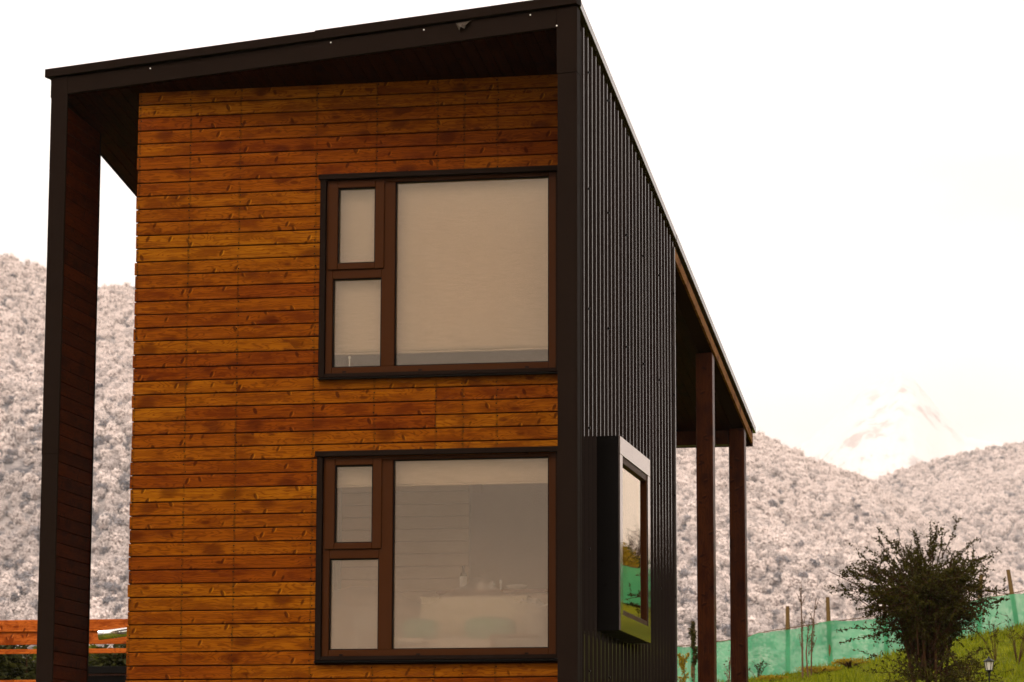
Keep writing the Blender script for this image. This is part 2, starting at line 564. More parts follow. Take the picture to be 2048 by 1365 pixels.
# hills: ridge lines given by bearing, real distance and height
def bearing(px):
    d = ray(px, 900)
    return math.atan2(d.x, d.y)
def elev_tan(px, py):
    d = ray(px, py)
    return d.z / math.hypot(d.x, d.y)
class Hill:
    def __init__(self, ridge, r0, r1, zb, power, rough):
        self.b = [bearing(a) for a, _ in ridge]
        self.e = [elev_tan(a, b) for a, b in ridge]
        self.r0, self.r1, self.zb, self.pw, self.rough = r0, r1, zb, power, rough
    def height(self, th, rho):
        e = float(np.interp(th, self.b, self.e))
        r1 = self.r1 * (1 + .05 * mnoise.noise(Vector((th * 9, 1, 5))))
        zt = CAM.z + r1 * e
        s = (rho - self.r0) / (r1 - self.r0)
        x, y = rho * math.sin(th), rho * math.cos(th)
        n = mnoise.fractal(Vector((x / 260, y / 260, self.r1 * .01)), 1., 2., 5) * self.rough
        if s <= 1:
            s = max(0, s)
            return self.zb + (zt - self.zb) * s ** self.pw + n * math.sin(math.pi * min(1, s * 1.0)) 
        return zt - (s - 1) * (r1 - self.r0) * .25
    def build(self, name, mat, p0, p1, nb, nr, over=1.25):
        m = MB()
        t0, t1 = bearing(p0), bearing(p1)
        for i in range(nr + 1):
            rho = self.r0 + (self.r1 * over - self.r0) * i / nr
            for j in range(nb + 1):
                th = t0 + (t1 - t0) * j / nb
                m.v.append((CAM.x + rho * math.sin(th), CAM.y + rho * math.cos(th), self.height(th, rho)))
        k = nb + 1
        m.f = [(i * k + j, i * k + j + 1, (i + 1) * k + j + 1, (i + 1) * k + j) for i in range(nr) for j in range(nb)]
        return m.obj(name, mat, smooth=True, kind='structure')
hillA = Hill([(-600, 430), (-300, 465), (0, 520), (90, 545), (200, 570), (265, 582), (500, 650), (900, 740), (1300, 800), (1505, 872), (1560, 894), (1620, 922), (1700, 952), (1760, 985), (1850, 1048), (2000, 1140), (2200, 1240), (2600, 1380), (3200, 1500)], 820, 1900, -20, 1.12, 26)
hillB = Hill([(1000, 1200), (1300, 1100), (1600, 1020), (1735, 970), (1800, 945), (1870, 922), (1960, 903), (2048, 888), (2150, 880), (2300, 960), (2500, 1120), (2800, 1260), (3400, 1400)], 1500, 2900, -20, 1.1, 34)
hillA.build('hill', 'hill_floor', -500, 3000, 220, 90)
hillB.build('hill', 'hill_floor', 1000, 3200, 150, 80)
peak = Hill([(900, 1100), (1300, 1010), (1500, 940), (1600, 890), (1680, 822), (1730, 778), (1765, 764), (1800, 740), (1830, 752), (1862, 792), (1890, 832), (1930, 868), (1990, 880), (2100, 900), (2500, 960), (3200, 1000)], 5200, 7600, 0, 1.25, 130)
peak.build('mountain', 'peak_snow', 900, 3200, 260, 120)

# frosted forest: one mass of crowns on the hillsides
protos = bpy.data.collections.new('crown_shapes')
def crown(name, mat, seed, squash, lump):
    rd = random.Random(seed * 13 + 5)
    m = MB()
    mi = []
    bm = bmesh.new()
    bmesh.ops.create_icosphere(bm, subdivisions=2, radius=1)
    bm.verts.ensure_lookup_table()
    def shape(p):
        h = .95 + .5 * mnoise.fractal(p * lump + Vector((seed * 7.1, 0, 0)), .9, 2.1, 3)
        return Vector((p.x * h, p.y * h, p.z * h * squash))
    m.add([shape(v.co.normalized()) * .72 for v in bm.verts], [tuple(v.index for v in f.verts) for f in bm.faces])
    mi += [1] * len(bm.faces)
    bm.free()
    for q in range(230):
        d = Vector((rd.gauss(0, 1), rd.gauss(0, 1), rd.gauss(.25, 1))).normalized()
        c = shape(d) * (.62 + .42 * rd.random() ** .6)
        n = (d * 1.1 + Vector((rd.gauss(0, .5), rd.gauss(0, .5), rd.gauss(.35, .5)))).normalized()
        a = n.cross(Vector((rd.gauss(0, 1), rd.gauss(0, 1), rd.gauss(0, 1)))).normalized()
        b = n.cross(a)
        s1, s2 = rd.uniform(.12, .26), rd.uniform(.10, .2)
        o = len(m.v)
        m.v += [tuple(c - a * s1), tuple(c - b * s2), tuple(c + a * s1 * .9 + n * .05), tuple(c + b * s2), tuple(c + n * s2 * .7)]
        m.f += [(o, o + 1, o + 4), (o + 1, o + 2, o + 4), (o + 2, o + 3, o + 4), (o + 3, o, o + 4)]
        mi += [0] * 4
    me = bpy.data.meshes.new(name)
    me.from_pydata(m.v, [], m.f)
    me.polygons.foreach_set('material_index', mi)
    me.materials.append(MATS[mat])
    me.materials.append(MATS['frost_core'])
    protos.objects.link(bpy.data.objects.new(name, me))
for i in range(4): crown('crown_%d' % i, 'frost_a', i, 1.0 + .28 * (i % 3), 2.2 + .3 * i)
for i in range(4, 7): crown('crown_%d' % i, 'frost_b', i, 1.1 + .2 * (i % 2), 2.6)
crown('crown_7', 'frost_dark', 7, 1.3, 2.8)
crown('crown_8', 'frost_dark', 8, 1.1, 2.4)

def forest(name, hill, spans, spacing, rmin, rmax, label, rmaxd=1.0):
    P, S, K, A = [], [], [], []
    for p0, p1 in spans:
        t0, t1 = bearing(p0), bearing(p1)
        a0, a1 = hill.r0, hill.r1 * 1.04
        N = int((t1 - t0) * (a1 * a1 - a0 * a0) / 2 / (spacing * (1.25 if p0 == 340 else 1)) ** 2)
        th = rng.uniform(t0, t1, N)
        rho = np.sqrt(rng.uniform(a0 * a0, a1 * a1, N))
        for t, q in zip(th, rho):
            x, y = CAM.x + q * math.sin(t), CAM.y + q * math.cos(t)
            cl = mnoise.noise(Vector((x / 45, y / 45, 2)))
            s = (q - a0) / (a1 - a0)
            if cl < -.50 + .10 * (1 - s) and random.random() < .85: continue      # clearings
            z = hill.height(t, q)
            sz = rmin + (rmax - rmin) * random.random() ** 2.2
            sz *= 1 - .25 * s
            dk = mnoise.noise(Vector((x / 70, y / 70, 9))) * .7 + mnoise.noise(Vector((x / 190, y / 190, 4))) * .9
            v = min(1, max(0, (s - .40) / .52))
            pd = .008 + .07 * max(0, dk) + (.17 if p0 < 400 else .09) * (1 - v) ** 1.6
            kd = random.choice((7, 8)) if random.random() < pd else (random.choice((4, 5, 6)) if random.random() < .05 + .45 * max(0, dk) + .7 * (1 - v) ** 1.4 else random.randrange(4))
            P.append((x, y, z + sz * .55))
            S.append((sz * random.uniform(.8, 1.2), sz * random.uniform(.8, 1.2), sz * random.uniform(.8, 1.25)))
            K.append(kd)
            A.append(random.uniform(0, 6.28))
    me = bpy.data.meshes.new(name)
    me.from_pydata(P, [], [])
    for nm, ty, dat, key in (('siz', 'FLOAT_VECTOR', np.array(S, np.float32).ravel(), 'vector'), ('knd', 'INT', np.array(K, np.int32), 'value'), ('rot', 'FLOAT', np.array(A, np.float32), 'value')):
        at_ = me.attributes.new(nm, ty, 'POINT')
        at_.data.foreach_set(key, dat)
    o = link(name, me, None, None, 'stuff')
    tag(o, label, 'forest')
    gt = bpy.data.node_groups.new(name, 'GeometryNodeTree')
    gt.interface.new_socket('Geometry', in_out='INPUT', socket_type='NodeSocketGeometry')
    gt.interface.new_socket('Geometry', in_out='OUTPUT', socket_type='NodeSocketGeometry')
    gi, go = gt.nodes.new('NodeGroupInput'), gt.nodes.new('NodeGroupOutput')
    ci = gt.nodes.new('GeometryNodeCollectionInfo')
    ci.inputs[0].default_value = protos
    ci.inputs['Separate Children'].default_value = True
    ci.inputs['Reset Children'].default_value = True
    ip = gt.nodes.new('GeometryNodeInstanceOnPoints')
    def named(n, ty):
        a = gt.nodes.new('GeometryNodeInputNamedAttribute')
        a.data_type = ty
        a.inputs[0].default_value = n
        return a.outputs[0]
    cx = gt.nodes.new('ShaderNodeCombineXYZ')
    gt.links.new(named('rot', 'FLOAT'), cx.inputs[2])
    gt.links.new(gi.outputs[0], ip.inputs['Points'])
    gt.links.new(ci.outputs[0], ip.inputs['Instance'])
    ip.inputs['Pick Instance'].default_value = True
    gt.links.new(named('knd', 'INT'), ip.inputs['Instance Index'])
    gt.links.new(cx.outputs[0], ip.inputs['Rotation'])
    gt.links.new(named('siz', 'FLOAT_VECTOR'), ip.inputs['Scale'])
    gt.links.new(ip.outputs[0], go.inputs[0])
    md = o.modifiers.new('scatter', 'NODES')
    md.node_group = gt
    return o
forest('frosted_forest', hillA, ((-420, 340), (340, 1200), (1200, 2300)), 2.9, 1.05, 3.5, 'frost covered forest on the near hillside behind the house')
forest('frosted_forest', hillB, ((1380, 2560),), 3.6, 1.3, 3.6, 'paler frosted forest on the farther hillside at the right')

# ------------------------------------------------------------------ the house
house = thing('timber_house', (-1.2, 2.0, 2.2), 'two storey house with orange timber front, black metal side and slanted black roof', 'house')
SL = .1532
def sof(y): return 8.643 - SL * y
def yfr(x): return -.037 - (x + 3.755) * .2024     # slanting front edge in plan
NRM = Vector((.198, .980, 0))                       # into the house, square to the front edge
XL, XR, YB = -3.945, 1.363, 12.40
GZ = 1.9                                            # walls go down into the ground

# roof deck and its trims
m = MB()
def deckloop(o, x0=XL, x1=1.322): return [(x0, yfr(x0) + .045, sof(yfr(x0) + .045) + o), (x1, yfr(x1) + .045, sof(yfr(x1) + .045) + o), (x1, YB, sof(YB) + o), (x0, YB, sof(YB) + o)]
m.hexa(deckloop(.022) + deckloop(.24))
roof = m.obj('roof', 'backing', house)
# soffit boards run front to back
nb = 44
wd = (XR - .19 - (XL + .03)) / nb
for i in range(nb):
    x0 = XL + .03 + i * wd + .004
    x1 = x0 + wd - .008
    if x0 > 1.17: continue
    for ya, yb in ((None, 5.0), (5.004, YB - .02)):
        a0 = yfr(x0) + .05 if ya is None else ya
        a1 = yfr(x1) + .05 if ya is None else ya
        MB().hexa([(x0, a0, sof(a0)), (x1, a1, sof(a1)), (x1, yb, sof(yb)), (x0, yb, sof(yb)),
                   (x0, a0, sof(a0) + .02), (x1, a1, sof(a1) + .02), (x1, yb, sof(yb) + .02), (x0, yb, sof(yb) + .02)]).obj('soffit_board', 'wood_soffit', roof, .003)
# front fascia: two lapped lengths
def frontbar(xa, xb, za, zb, out, thick, name, mat, parent, bev=.003, dz=0.):
    """bar on the slanting front plane; za,zb are heights above the soffit plane; out = how far proud"""
    def P(x, o, h):
        p = Vector((x, yfr(x), 0)) - NRM * o
        return (p.x, p.y, sof(yfr(x)) + h)
    return MB().hexa([P(xa, out, za + dz), P(xb, out, za + dz), P(xb, out - thick, za + dz), P(xa, out - thick, za + dz),
                      P(xa, out, zb + dz), P(xb, out, zb + dz), P(xb, out - thick, zb + dz), P(xa, out - thick, zb + dz)]).obj(name, mat, parent, bev)
frontbar(-3.752, -1.482, .0, .168, 0, .04, 'fascia', 'metal_trim', roof, dz=.004)
frontbar(-1.486, 1.170, .0, .176, .004, .04, 'fascia', 'metal_trim', roof)
for xa, xb, o in ((-3.985, -3.225, 0), (-3.228, -1.17, .004), (-1.173, .56, .0), (.557, 1.372, .003)):
    f0 = .186 if xa < -1.2 else .188
    frontbar(xa, xb, f0, .268 + .010 * (xb > -1), .032 + o, .12, 'cap_flashing', 'metal_trim', roof, .004)
# side cap flashing, right and left, back edge
def slopebar(x0, x1, ya, yb, h0, h1, name, mat, parent, bev=.003):
    return MB().hexa([(x0, ya, sof(ya) + h0), (x1, ya, sof(ya) + h0), (x1, yb, sof(yb) + h0), (x0, yb, sof(yb) + h0),
                      (x0, ya, sof(ya) + h1), (x1, ya, sof(ya) + h1), (x1, yb, sof(yb) + h1), (x0, yb, sof(yb) + h1)]).obj(name, mat, parent, bev)
slopebar(1.25, 1.378, -1.02, 5.2, .200, .282, 'cap_flashing', 'metal_cap_side', roof)
slopebar(1.25, 1.381, 5.19, 12.60, .196, .279, 'cap_flashing', 'metal_cap_side', roof)
slopebar(XL - .02, XL + .05, .03, 12.60, .190, .270, 'cap_flashing', 'metal_trim', roof)
slopebar(XL, XL + .028, .03, 12.40, .0, .188, 'fascia', 'metal_trim', roof)
slopebar(1.335, 1.362, 5.12, 12.38, -.004, .118, 'barge_board', 'wood_barge', roof)
MB().hexa([(XL, 12.402, sof(12.4) - .03), (1.36, 12.402, sof(12.4) - .03), (1.36, 12.43, sof(12.4) - .03), (XL, 12.43, sof(12.4) - .03),
           (XL, 12.402, sof(12.4) + .19), (1.36, 12.402, sof(12.4) + .19), (1.36, 12.43, sof(12.4) + .19), (XL, 12.43, sof(12.4) + .19)]).obj('fascia', 'wood_post', roof)
# bright screws in the fascia and a torn scrap of flashing tape
def disc(p, n, r_, t=.004, seg=8):
    n = Vector(n).normalized()
    a = n.cross(Vector((0, 0, 1))).normalized()
    b = n.cross(a)
    return [Vector(p) + (a * math.cos(6.2832 * j / seg) + b * math.sin(6.2832 * j / seg)) * r_ for j in range(seg)], n * t
for px, h in ((302, .140), (662, .150), (848, .148), (1061, .150), (1114, .016)):
    x = at(px, 100, yfr(0)).x
    for _ in range(4): x = at(px, 100, yfr(x)).x
    loop, v = disc(Vector((x, yfr(x), sof(yfr(x)) + h)) - NRM * .004, -NRM, .0075)
    MB().prism(loop, v).obj('screw', 'screw_bright', roof)
x = at(925, 52, yfr(.3)).x
for _ in range(4): x = at(925, 52, yfr(x)).x
m = MB()
sv = []
for i, (dx, dz) in enumerate([(-.045, .155), (-.02, .09), (.0, .118), (.03, .10), (.05, .128), (.09, .165)]):
    xx = x + dx
    for q, (o, zz) in enumerate(((.006, .17), (.022 + .012 * (i % 2), (dz + .17) / 2), (.028 + .015 * ((i + 1) % 2), dz))):
        p = Vector((xx, yfr(xx), sof(yfr(xx)) + zz)) - NRM * o
        sv.append(p)
m.add(sv, [(i * 3 + j, i * 3 + j + 1, i * 3 + j + 4, i * 3 + j + 3) for i in range(5) for j in range(2)])
o = m.obj('torn_flashing', 'scrap', roof)
sol = o.modifiers.new('thick', 'SOLIDIFY')
sol.thickness = .002

# front wall: backing with window openings, boards, nails
WX0, WX1 = -3.05, 1.185
OPX0, OPX1 = -1.235, 1.03
OPS = ((5.86, 7.75), (3.253, 5.143))
m = MB()
m.box(WX0 + .007, OPX0, .026, .15, GZ, sof(.15))
m.box(OPX1, WX1, .026, .15, GZ, sof(.15))
m.box(OPX0 + .001, OPX1 - .001, .026, .15, OPS[0][1], sof(.15))
m.box(OPX0 + .001, OPX1 - .001, .026, .15, OPS[1][1], OPS[0][0])
m.box(OPX0 + .001, OPX1 - .001, .026, .15, GZ, OPS[1][0])
fw = m.obj('front_wall', 'backing', house)
PITCH = .1265
def plank_x(x0, x1, zc, parent, mat='wood_face', yface=0., th=.022, flip=False):
    h = PITCH / 2 - .0048
    y = yface + random.uniform(-.0015, .0015)
    t = random.uniform(-.0008, .0008)
    prof = [(y + .004, zc - h), (y, zc - h + .004), (y, zc + h - .005), (y + .005, zc + h), (y + th, zc + h), (y + th, zc - h)]
    lo = [(x0, a, b - t) for a, b in prof]
    hi = [(x1, a, b + t) for a, b in prof]
    n = len(prof)
    return MB().add(lo + hi, [tuple(range(n - 1, -1, -1)), tuple(range(n, 2 * n))] + [(i, (i + 1) % n, n + (i + 1) % n, n + i) for i in range(n)]).obj('plank', mat, parent)
nail = MB()
ZTOP = 8.643
row = 0
zc = ZTOP - PITCH / 2
OPT = ((5.838, 7.772), (3.231, 5.145))
while zc > GZ + .06:
    lo, hi = zc - PITCH / 2, zc + PITCH / 2
    inw = any(lo < b - .07 and hi > a + .07 for a, b in OPT)
    xa = WX0 + random.uniform(-.006, .006)
    end = -1.258 if inw else WX1 - .004
    cuts = [xa]
    if inw:
        if row in (15, 33): cuts.append(-2.04)
    else:
        c = random.choice([(-2.04,), (-1.30, .115), (-.72,), (-2.04, -.14), (-1.30,), (-2.53, -.14), (.115,)])
        if row == 22: c = (-2.04, -1.30)
        cuts += list(c)
    cuts.append(end)
    for a, b in zip(cuts[:-1], cuts[1:]):
        plank_x(a + (.0012 if a != xa else 0), b - .0012, zc, fw)
    for s in STUDS:
        if s > end: continue
        for dz in (-.032, .034):
            if random.random() < .12: continue
            loop, v = disc((s + random.uniform(-.012, .012), -.001, zc + dz + random.uniform(-.008, .008)), (0, -1, 0), random.uniform(.005, .0075), .0015, 6)
            nail.prism(loop, v)
    zc -= PITCH
    row += 1
nail.obj('nail_head', 'metal_dark', fw, kind='stuff')

# left fin wall with its metal post
m = MB()
m.box(-3.918, -3.778, .02, .955, GZ, sof(.955))
fin = m.obj('fin_wall', 'backing', house)
zc = ZTOP - PITCH / 2 + .02
while zc > GZ + .06:
    h = PITCH / 2 - .003
    z1a, z1b = min(zc + h, sof(0) - .002), min(zc + h, sof(.965) - .002)
    if z1b > zc - h + .02:
        MB().hexa([(-3.778, -.028, zc - h), (-3.756, -.028, zc - h), (-3.756, .965, zc - h), (-3.778, .965, zc - h),
                   (-3.778, -.028, z1a), (-3.756, -.028, z1a), (-3.756, .965, z1b), (-3.778, .965, z1b)]).obj('plank', 'wood_fin', fin, .004)
    zc -= PITCH
MB().hexa([(-3.924, .958, GZ), (-3.75, .958, GZ), (-3.75, .985, GZ), (-3.924, .985, GZ), (-3.924, .958, sof(.97)), (-3.75, .958, sof(.97)), (-3.75, .985, sof(.985)), (-3.924, .985, sof(.985))]).obj('edge_trim', 'metal_trim', fin)
def obpost(xa, xb, z0, z1, out, depth, parent, name='corner_post', mat='metal_trim'):
    def P(x, o, z):
        p = Vector((x, yfr(x), z)) - NRM * o
        return (p.x, p.y, p.z)
    return MB().hexa([P(xa, out, z0), P(xb, out, z0), (xb, yfr(xb) + depth, z0), (xa, yfr(xa) + depth, z0),
                      P(xa, out, z1), P(xb, out, z1), (xb, yfr(xb) + depth, z1), (xa, yfr(xa) + depth, z1)]).obj(name, mat, parent, .006)
obpost(-3.924, -3.750, GZ, 5.2, .001, .03, fin)
obpost(-3.926, -3.748, 5.19, 8.826, .004, .033, fin)
MB().box(-3.9245, -3.9185, .03, .957, GZ, sof(.96)).obj('outer_sheet', 'metal_sheet', fin)

# right side wall
m = MB()
m.hexa([(1.188, -.88, GZ), (1.31, -.88, GZ), (1.31, .12, GZ), (1.188, .12, GZ), (1.188, -.88, sof(-.88)), (1.31, -.88, sof(-.88)), (1.31, .12, sof(.12)), (1.188, .12, sof(.12))])
m.hexa([(1.22, 1.81, GZ), (1.31, 1.81, GZ), (1.31, 5.03, GZ), (1.22, 5.03, GZ), (1.22, 1.81, sof(1.81)), (1.31, 1.81, sof(1.81)), (1.31, 5.03, sof(5.03)), (1.22, 5.03, sof(5.03))])
m.box(1.22, 1.31, .121, 1.809, GZ, 3.64)
m.hexa([(1.22, .121, 5.10), (1.31, .121, 5.10), (1.31, 1.809, 5.10), (1.22, 1.809, 5.10), (1.22, .121, sof(.121)), (1.31, .121, sof(.121)), (1.31, 1.809, sof(1.809)), (1.22, 1.809, sof(1.809))])
sw = m.obj('side_wall', 'backing', house)
obpost(1.180, 1.364, GZ, 8.379, 0, .16, sw)
obpost(1.172, 1.366, 8.376, 8.983, .006, .16, sw)
MB().box(1.330, 1.3665, yfr(1.35) + .161, -.86, GZ, 8.8).obj('corner_flashing', 'metal_trim', sw, .004)
RP = .2195
edges = [-.86, -.61, .49, 1.585, 2.68, 3.78, 4.86, 5.06]
CR0 = -.035
def profile(y0, y1):
    pts = [(y0, 0.)]
    kx = math.floor((y0 - CR0) / RP) - 1
    while True:
        c = CR0 + kx * RP
        if c - .036 > y1: break
        for dy, h in ((-.022, 0), (-.0125, 1), (.0125, 1), (.022, 0)):
            if y0 < c + dy < y1: pts.append((c + dy, h))
        kx += 1
    pts.append((y1, 0.))
    return pts
BY0, BY1, BZ0, BZ1 = .04, 1.89, 3.49, 5.253
for i in range(len(edges) - 1):
    y0, y1 = edges[i] + .001, edges[i + 1] - .001
    pr = profile(y0, y1)
    xo = 1.318 + .002 * (i % 2)
    m = MB()
    vs_, n = [], len(pr)
    for yy, h in pr: vs_.append((xo + .043 * h, yy, GZ))
    for yy, h in pr: vs_.append((xo + .043 * h, yy, sof(yy) + .13))
    m.add(vs_, [(j, j + 1, n + j + 1, n + j) for j in range(n - 1)])
    o = m.obj('cladding_sheet', 'metal_sheet', sw, fix=False)
    sol = o.modifiers.new('thick', 'SOLIDIFY')
    sol.thickness = .0012
    sol.offset = -1
m = MB()
for yy in (-.535, .616, 1.676, 2.76, 3.885, 4.96):
    for zz in (8.52, 7.44, 6.34, 5.26, 4.18, 3.1):
        if BY0 - .05 < yy < BY1 + .05 and BZ0 - .1 < zz < BZ1 + .1: continue
        if zz > sof(yy): continue
        cy_ = CR0 + round((yy - CR0) / RP) * RP
        loop, v = disc((1.362, cy_, zz), (1, 0, 0), .011, .016, 6)
        MB().prism(loop, v).obj('screw', 'metal_dark', sw)
MB().box(1.312, 1.372, 5.061, 5.10, GZ, sof(5.1) + .1).obj('edge_trim', 'metal_cap_side', sw, .003)

# remaining shell of the house
m = MB()
def yzslab(m, x0, x1, ya, yb, z0, z1=None):
    za, zb = (sof(ya), sof(yb)) if z1 is None else (z1, z1)
    m.hexa([(x0, ya, z0), (x1, ya, z0), (x1, yb, z0), (x0, yb, z0), (x0, ya, za), (x1, ya, za), (x1, yb, zb), (x0, yb, zb)])
yzslab(m, -3.03, -2.9, .151, .5, GZ)
yzslab(m, -3.03, -2.9, 2.8, 5.0, GZ)
yzslab(m, -3.03, -2.9, .501, 2.799, GZ, 3.0)
yzslab(m, -3.03, -2.9, .501, 2.799, 5.1)
lw = m.obj('left_wall', 'plaster', house)
MB().box(-2.97, -2.964, .502, 2.798, 3.001, 5.099).obj('pane', 'glass', lw)  # unseen window, added to let daylight into the living room
m = MB()
m.box(-3.03, -.4, 5.001, 5.03, GZ, sof(5.03)); m.box(1.1, 1.309, 5.001, 5.03, GZ, sof(5.03))
m.box(-.399, 1.099, 5.001, 5.03, 5.2, sof(5.03)); m.box(-.399, 1.099, 5.001, 5.03, GZ, 2.96)
bw = m.obj('back_wall', 'plaster', house)
MB().box(-.398, 1.098, 5.01, 5.016, 2.961, 5.199).obj('pane', 'glass', bw)  # unseen rear glazing, likewise added to bring daylight indoors
MB().box(-2.899, 1.219, .152, 5.0, 2.75, 2.95).obj('ground_floor', 'floor_board', house)
MB().box(-2.899, 1.187, .152, 5.0, 5.32, 5.56).obj('upper_floor', 'plaster', house)
MB().box(1.17, 1.187, .152, 5.0, 5.57, 7.8).obj('inner_wall', 'plaster', house)
MB().box(-2.899, 1.16, 2.9, 2.98, 5.57, 7.9).obj('inner_wall', 'plaster', house)
MB().box(-2.899, 1.16, .152, 2.89, 7.86, 7.92).obj('ceiling', 'plaster', house)
iw = MB().box(-2.899, -.45, 3.02, 3.10, 2.951, 5.31).obj('inner_wall', 'plaster', house)
zc = 3.03
while zc < 5.3:
    plank_x(-2.898, -.45, zc, iw, 'wood_inner', 2.995, .02)
    zc += PITCH
MB().box(-.44, 1.2, 3.6, 3.68, 2.951, 5.31).obj('inner_wall', 'plaster', house)

# porch posts
for (px, yq) in ((1.34, 11.63), (1.34, 8.46)):
    MB().hexa([(px - .2, yq, GZ), (px, yq, GZ), (px, yq + .2, GZ), (px - .2, yq + .2, GZ), (px - .2, yq, sof(yq + .1) - .0), (px, yq, sof(yq)), (px, yq + .2, sof(yq + .2)), (px - .2, yq + .2, sof(yq + .2))]).obj('porch_post', 'wood_post', house, .008)
for yq in (11.63, 8.46):
    MB().box(-3.9, -3.7, yq, yq + .2, GZ, sof(yq + .2)).obj('porch_post', 'wood_post', house, .008)
MB().box(XL, 1.36, 5.06, 12.4, 2.4, 2.75).obj('porch_deck', 'wood_post', house)
MB().box(-3.69, 1.13, 11.68, 11.80, sof(11.7) - .20, sof(11.8) - .002).obj('porch_beam', 'wood_post', house)

# ---- front windows
def window(dz, label):
    """outer trim as the part; frame, sash, panes, flashings as sub-parts. z values are for the upper window"""
    Z = lambda z: z + dz
    m = MB()
    m.box(-1.250, -1.196, -.034, .10, Z(5.846), Z(7.716))
    m.box(.984, 1.040, -.034, .10, Z(5.846), Z(7.716))
    m.box(-1.1955, .9835, -.030, .10, Z(5.846), Z(5.884))
    win = m.obj('window', 'metal_trim', house, .003)
    win['label'] = label
    MB().box(-1.266, 1.05, -.052, .10, Z(7.7165), Z(7.766)).obj('head_flashing', 'metal_trim', win, .003)
    MB().hexa([(-1.252, -.062, Z(5.826)), (1.045, -.062, Z(5.826)), (1.045, .02, Z(5.826)), (-1.252, .02, Z(5.826)),
               (-1.252, -.062, Z(5.836)), (1.045, -.062, Z(5.836)), (1.045, .02, Z(5.8455)), (-1.252, .02, Z(5.8455))]).obj('sill_flashing', 'metal_dark', win, .002)
    F0, F1 = .004, .085
    m = MB()
    m.box(-1.1955, -1.130, F0, F1, Z(5.8845), Z(7.716))          # left jamb
    m.box(.912, .9835, F0, F1, Z(5.8845), Z(7.716))              # right jamb
    m.box(-1.1295, .9115, F0, F1, Z(5.8845), Z(5.943))           # bottom rail
    m.box(-1.1295, .9115, F0, F1, Z(7.680), Z(7.7155))           # head
    m.box(-.665, -.538, F0, F1, Z(5.9435), Z(7.6795))            # mullion
    m.box(-1.1295, -.6655, F0, F1, Z(6.776), Z(6.860))           # transom
    m.obj('frame', 'frame_brown', win, .004)
    m = MB()
    S0, S1 = -.012, .045
    m.box(-1.176, -1.084, S0, S1, Z(6.862), Z(7.700))
    m.box(-.727, -.640, S0, S1, Z(6.862), Z(7.700))
    m.box(-1.0835, -.7275, S0, S1, Z(6.862), Z(6.920))
    m.box(-1.0835, -.7275, S0, S1, Z(7.636), Z(7.700))
    m.obj('sash', 'frame_brown', win, .005)
    for a, b, c, d, yy in ((-1.12, -.672, 5.944, 6.775, .046), (-.534, .908, 5.944, 7.679, .046), (-1.083, -.728, 6.921, 7.635, .030)):
        MB().box(a - .004, b + .004, yy, yy + .006, Z(c) - .003, Z(d) + .003).obj('pane', 'glass', win)
        if dz < 0: MB().add([(a - .004, yy + .0085, Z(c) - .003), (b + .004, yy + .0085, Z(c) - .003), (b + .004, yy + .0085, Z(d) + .003), (a - .004, yy + .0085, Z(d) + .003)], [(0, 1, 2, 3)]).obj('condensation', 'fogged_film', win)
    # thin dark gaskets round the panes
    m = MB()
    for a, b, c, d, yy in ((-1.1293, -.6657, 5.9437, 6.7757, .02), (-.5378, .9113, 5.9437, 7.6793, .02), (-1.0833, -.7277, 6.9203, 7.6357, .004)):
        t = .009
        m.box(a, a + t, yy, yy + .02, Z(c), Z(d)); m.box(b - t, b, yy, yy + .02, Z(c), Z(d))
        m.box(a + t, b - t, yy, yy + .02, Z(c), Z(c) + t); m.box(a + t, b - t, yy, yy + .02, Z(d) - t, Z(d))
    m.obj('gasket', 'metal_dark', win)
    for x in (-1.02, -.30, .70):
        MB().box(x, x + .035, -.034, -.028, Z(5.888), Z(5.902)).obj('drain_cap', 'metal_dark', win, .002)
window(0, 'upper window with all three panes covered by a beige blind')
window(-2.607, 'lower window with a view into the living room')

# ---- bay window on the metal side
m = MB()
m.box(1.312, 1.548, BY0, BY0 + .045, BZ0, BZ1)
m.box(1.312, 1.548, BY1 - .045, BY1, BZ0, BZ1)
m.box(1.312, 1.548, BY0 + .0455, BY1 - .0455, BZ0, BZ0 + .045)
m.hexa([(1.312, BY0 + .0455, BZ1 - .05), (1.548, BY0 + .0455, BZ1 - .05), (1.548, BY1 - .0455, BZ1 - .05), (1.312, BY1 - .0455, BZ1 - .05),
        (1.312, BY0 + .0455, BZ1 - .001), (1.548, BY0 + .0455, BZ1 - .001), (1.548, BY1 - .0455, BZ1 - .001), (1.312, BY1 - .0455, BZ1 - .001)])
bay = m.obj('bay_window', 'bay_metal', house, .002)
bay['label'] = 'black box window sticking out of the metal side wall'
LT = .165
XO = 1.565
MB().box(1.5485, XO, BY0, BY1, BZ1 - LT, BZ1).obj('face_flashing', 'bay_face', bay, .002)
MB().box(1.5485, XO, BY0, BY1, BZ0, BZ0 + .15).obj('face_flashing', 'bay_face', bay, .002)
MB().box(1.5485, XO - .001, BY0, BY0 + .15, BZ0 + .1505, BZ1 - LT - .0005).obj('face_flashing', 'bay_face', bay, .002)
MB().box(1.5485, XO - .001, BY1 - .15, BY1, BZ0 + .1505, BZ1 - LT - .0005).obj('face_flashing', 'bay_face', bay, .002)
m = MB()
ya, yb, za, zb = BY0 + .1505, BY1 - .1505, BZ0 + .1515, BZ1 - LT - .0015
X0, X1 = 1.47, 1.556
m.box(X0, X1, ya, ya + .035, za, zb)
m.box(X0, X1, yb - .035, yb, za, zb)
m.box(X0, X1, ya + .0355, yb - .0355, za, za + .045)
m.box(X0, X1, ya + .0355, yb - .0355, zb - .06, zb)
m.obj('frame', 'frame_brown', bay, .003)
MB().box(1.520, 1.526, ya + .034, yb - .034, za + .043, zb - .058).obj('pane', 'glass', bay)

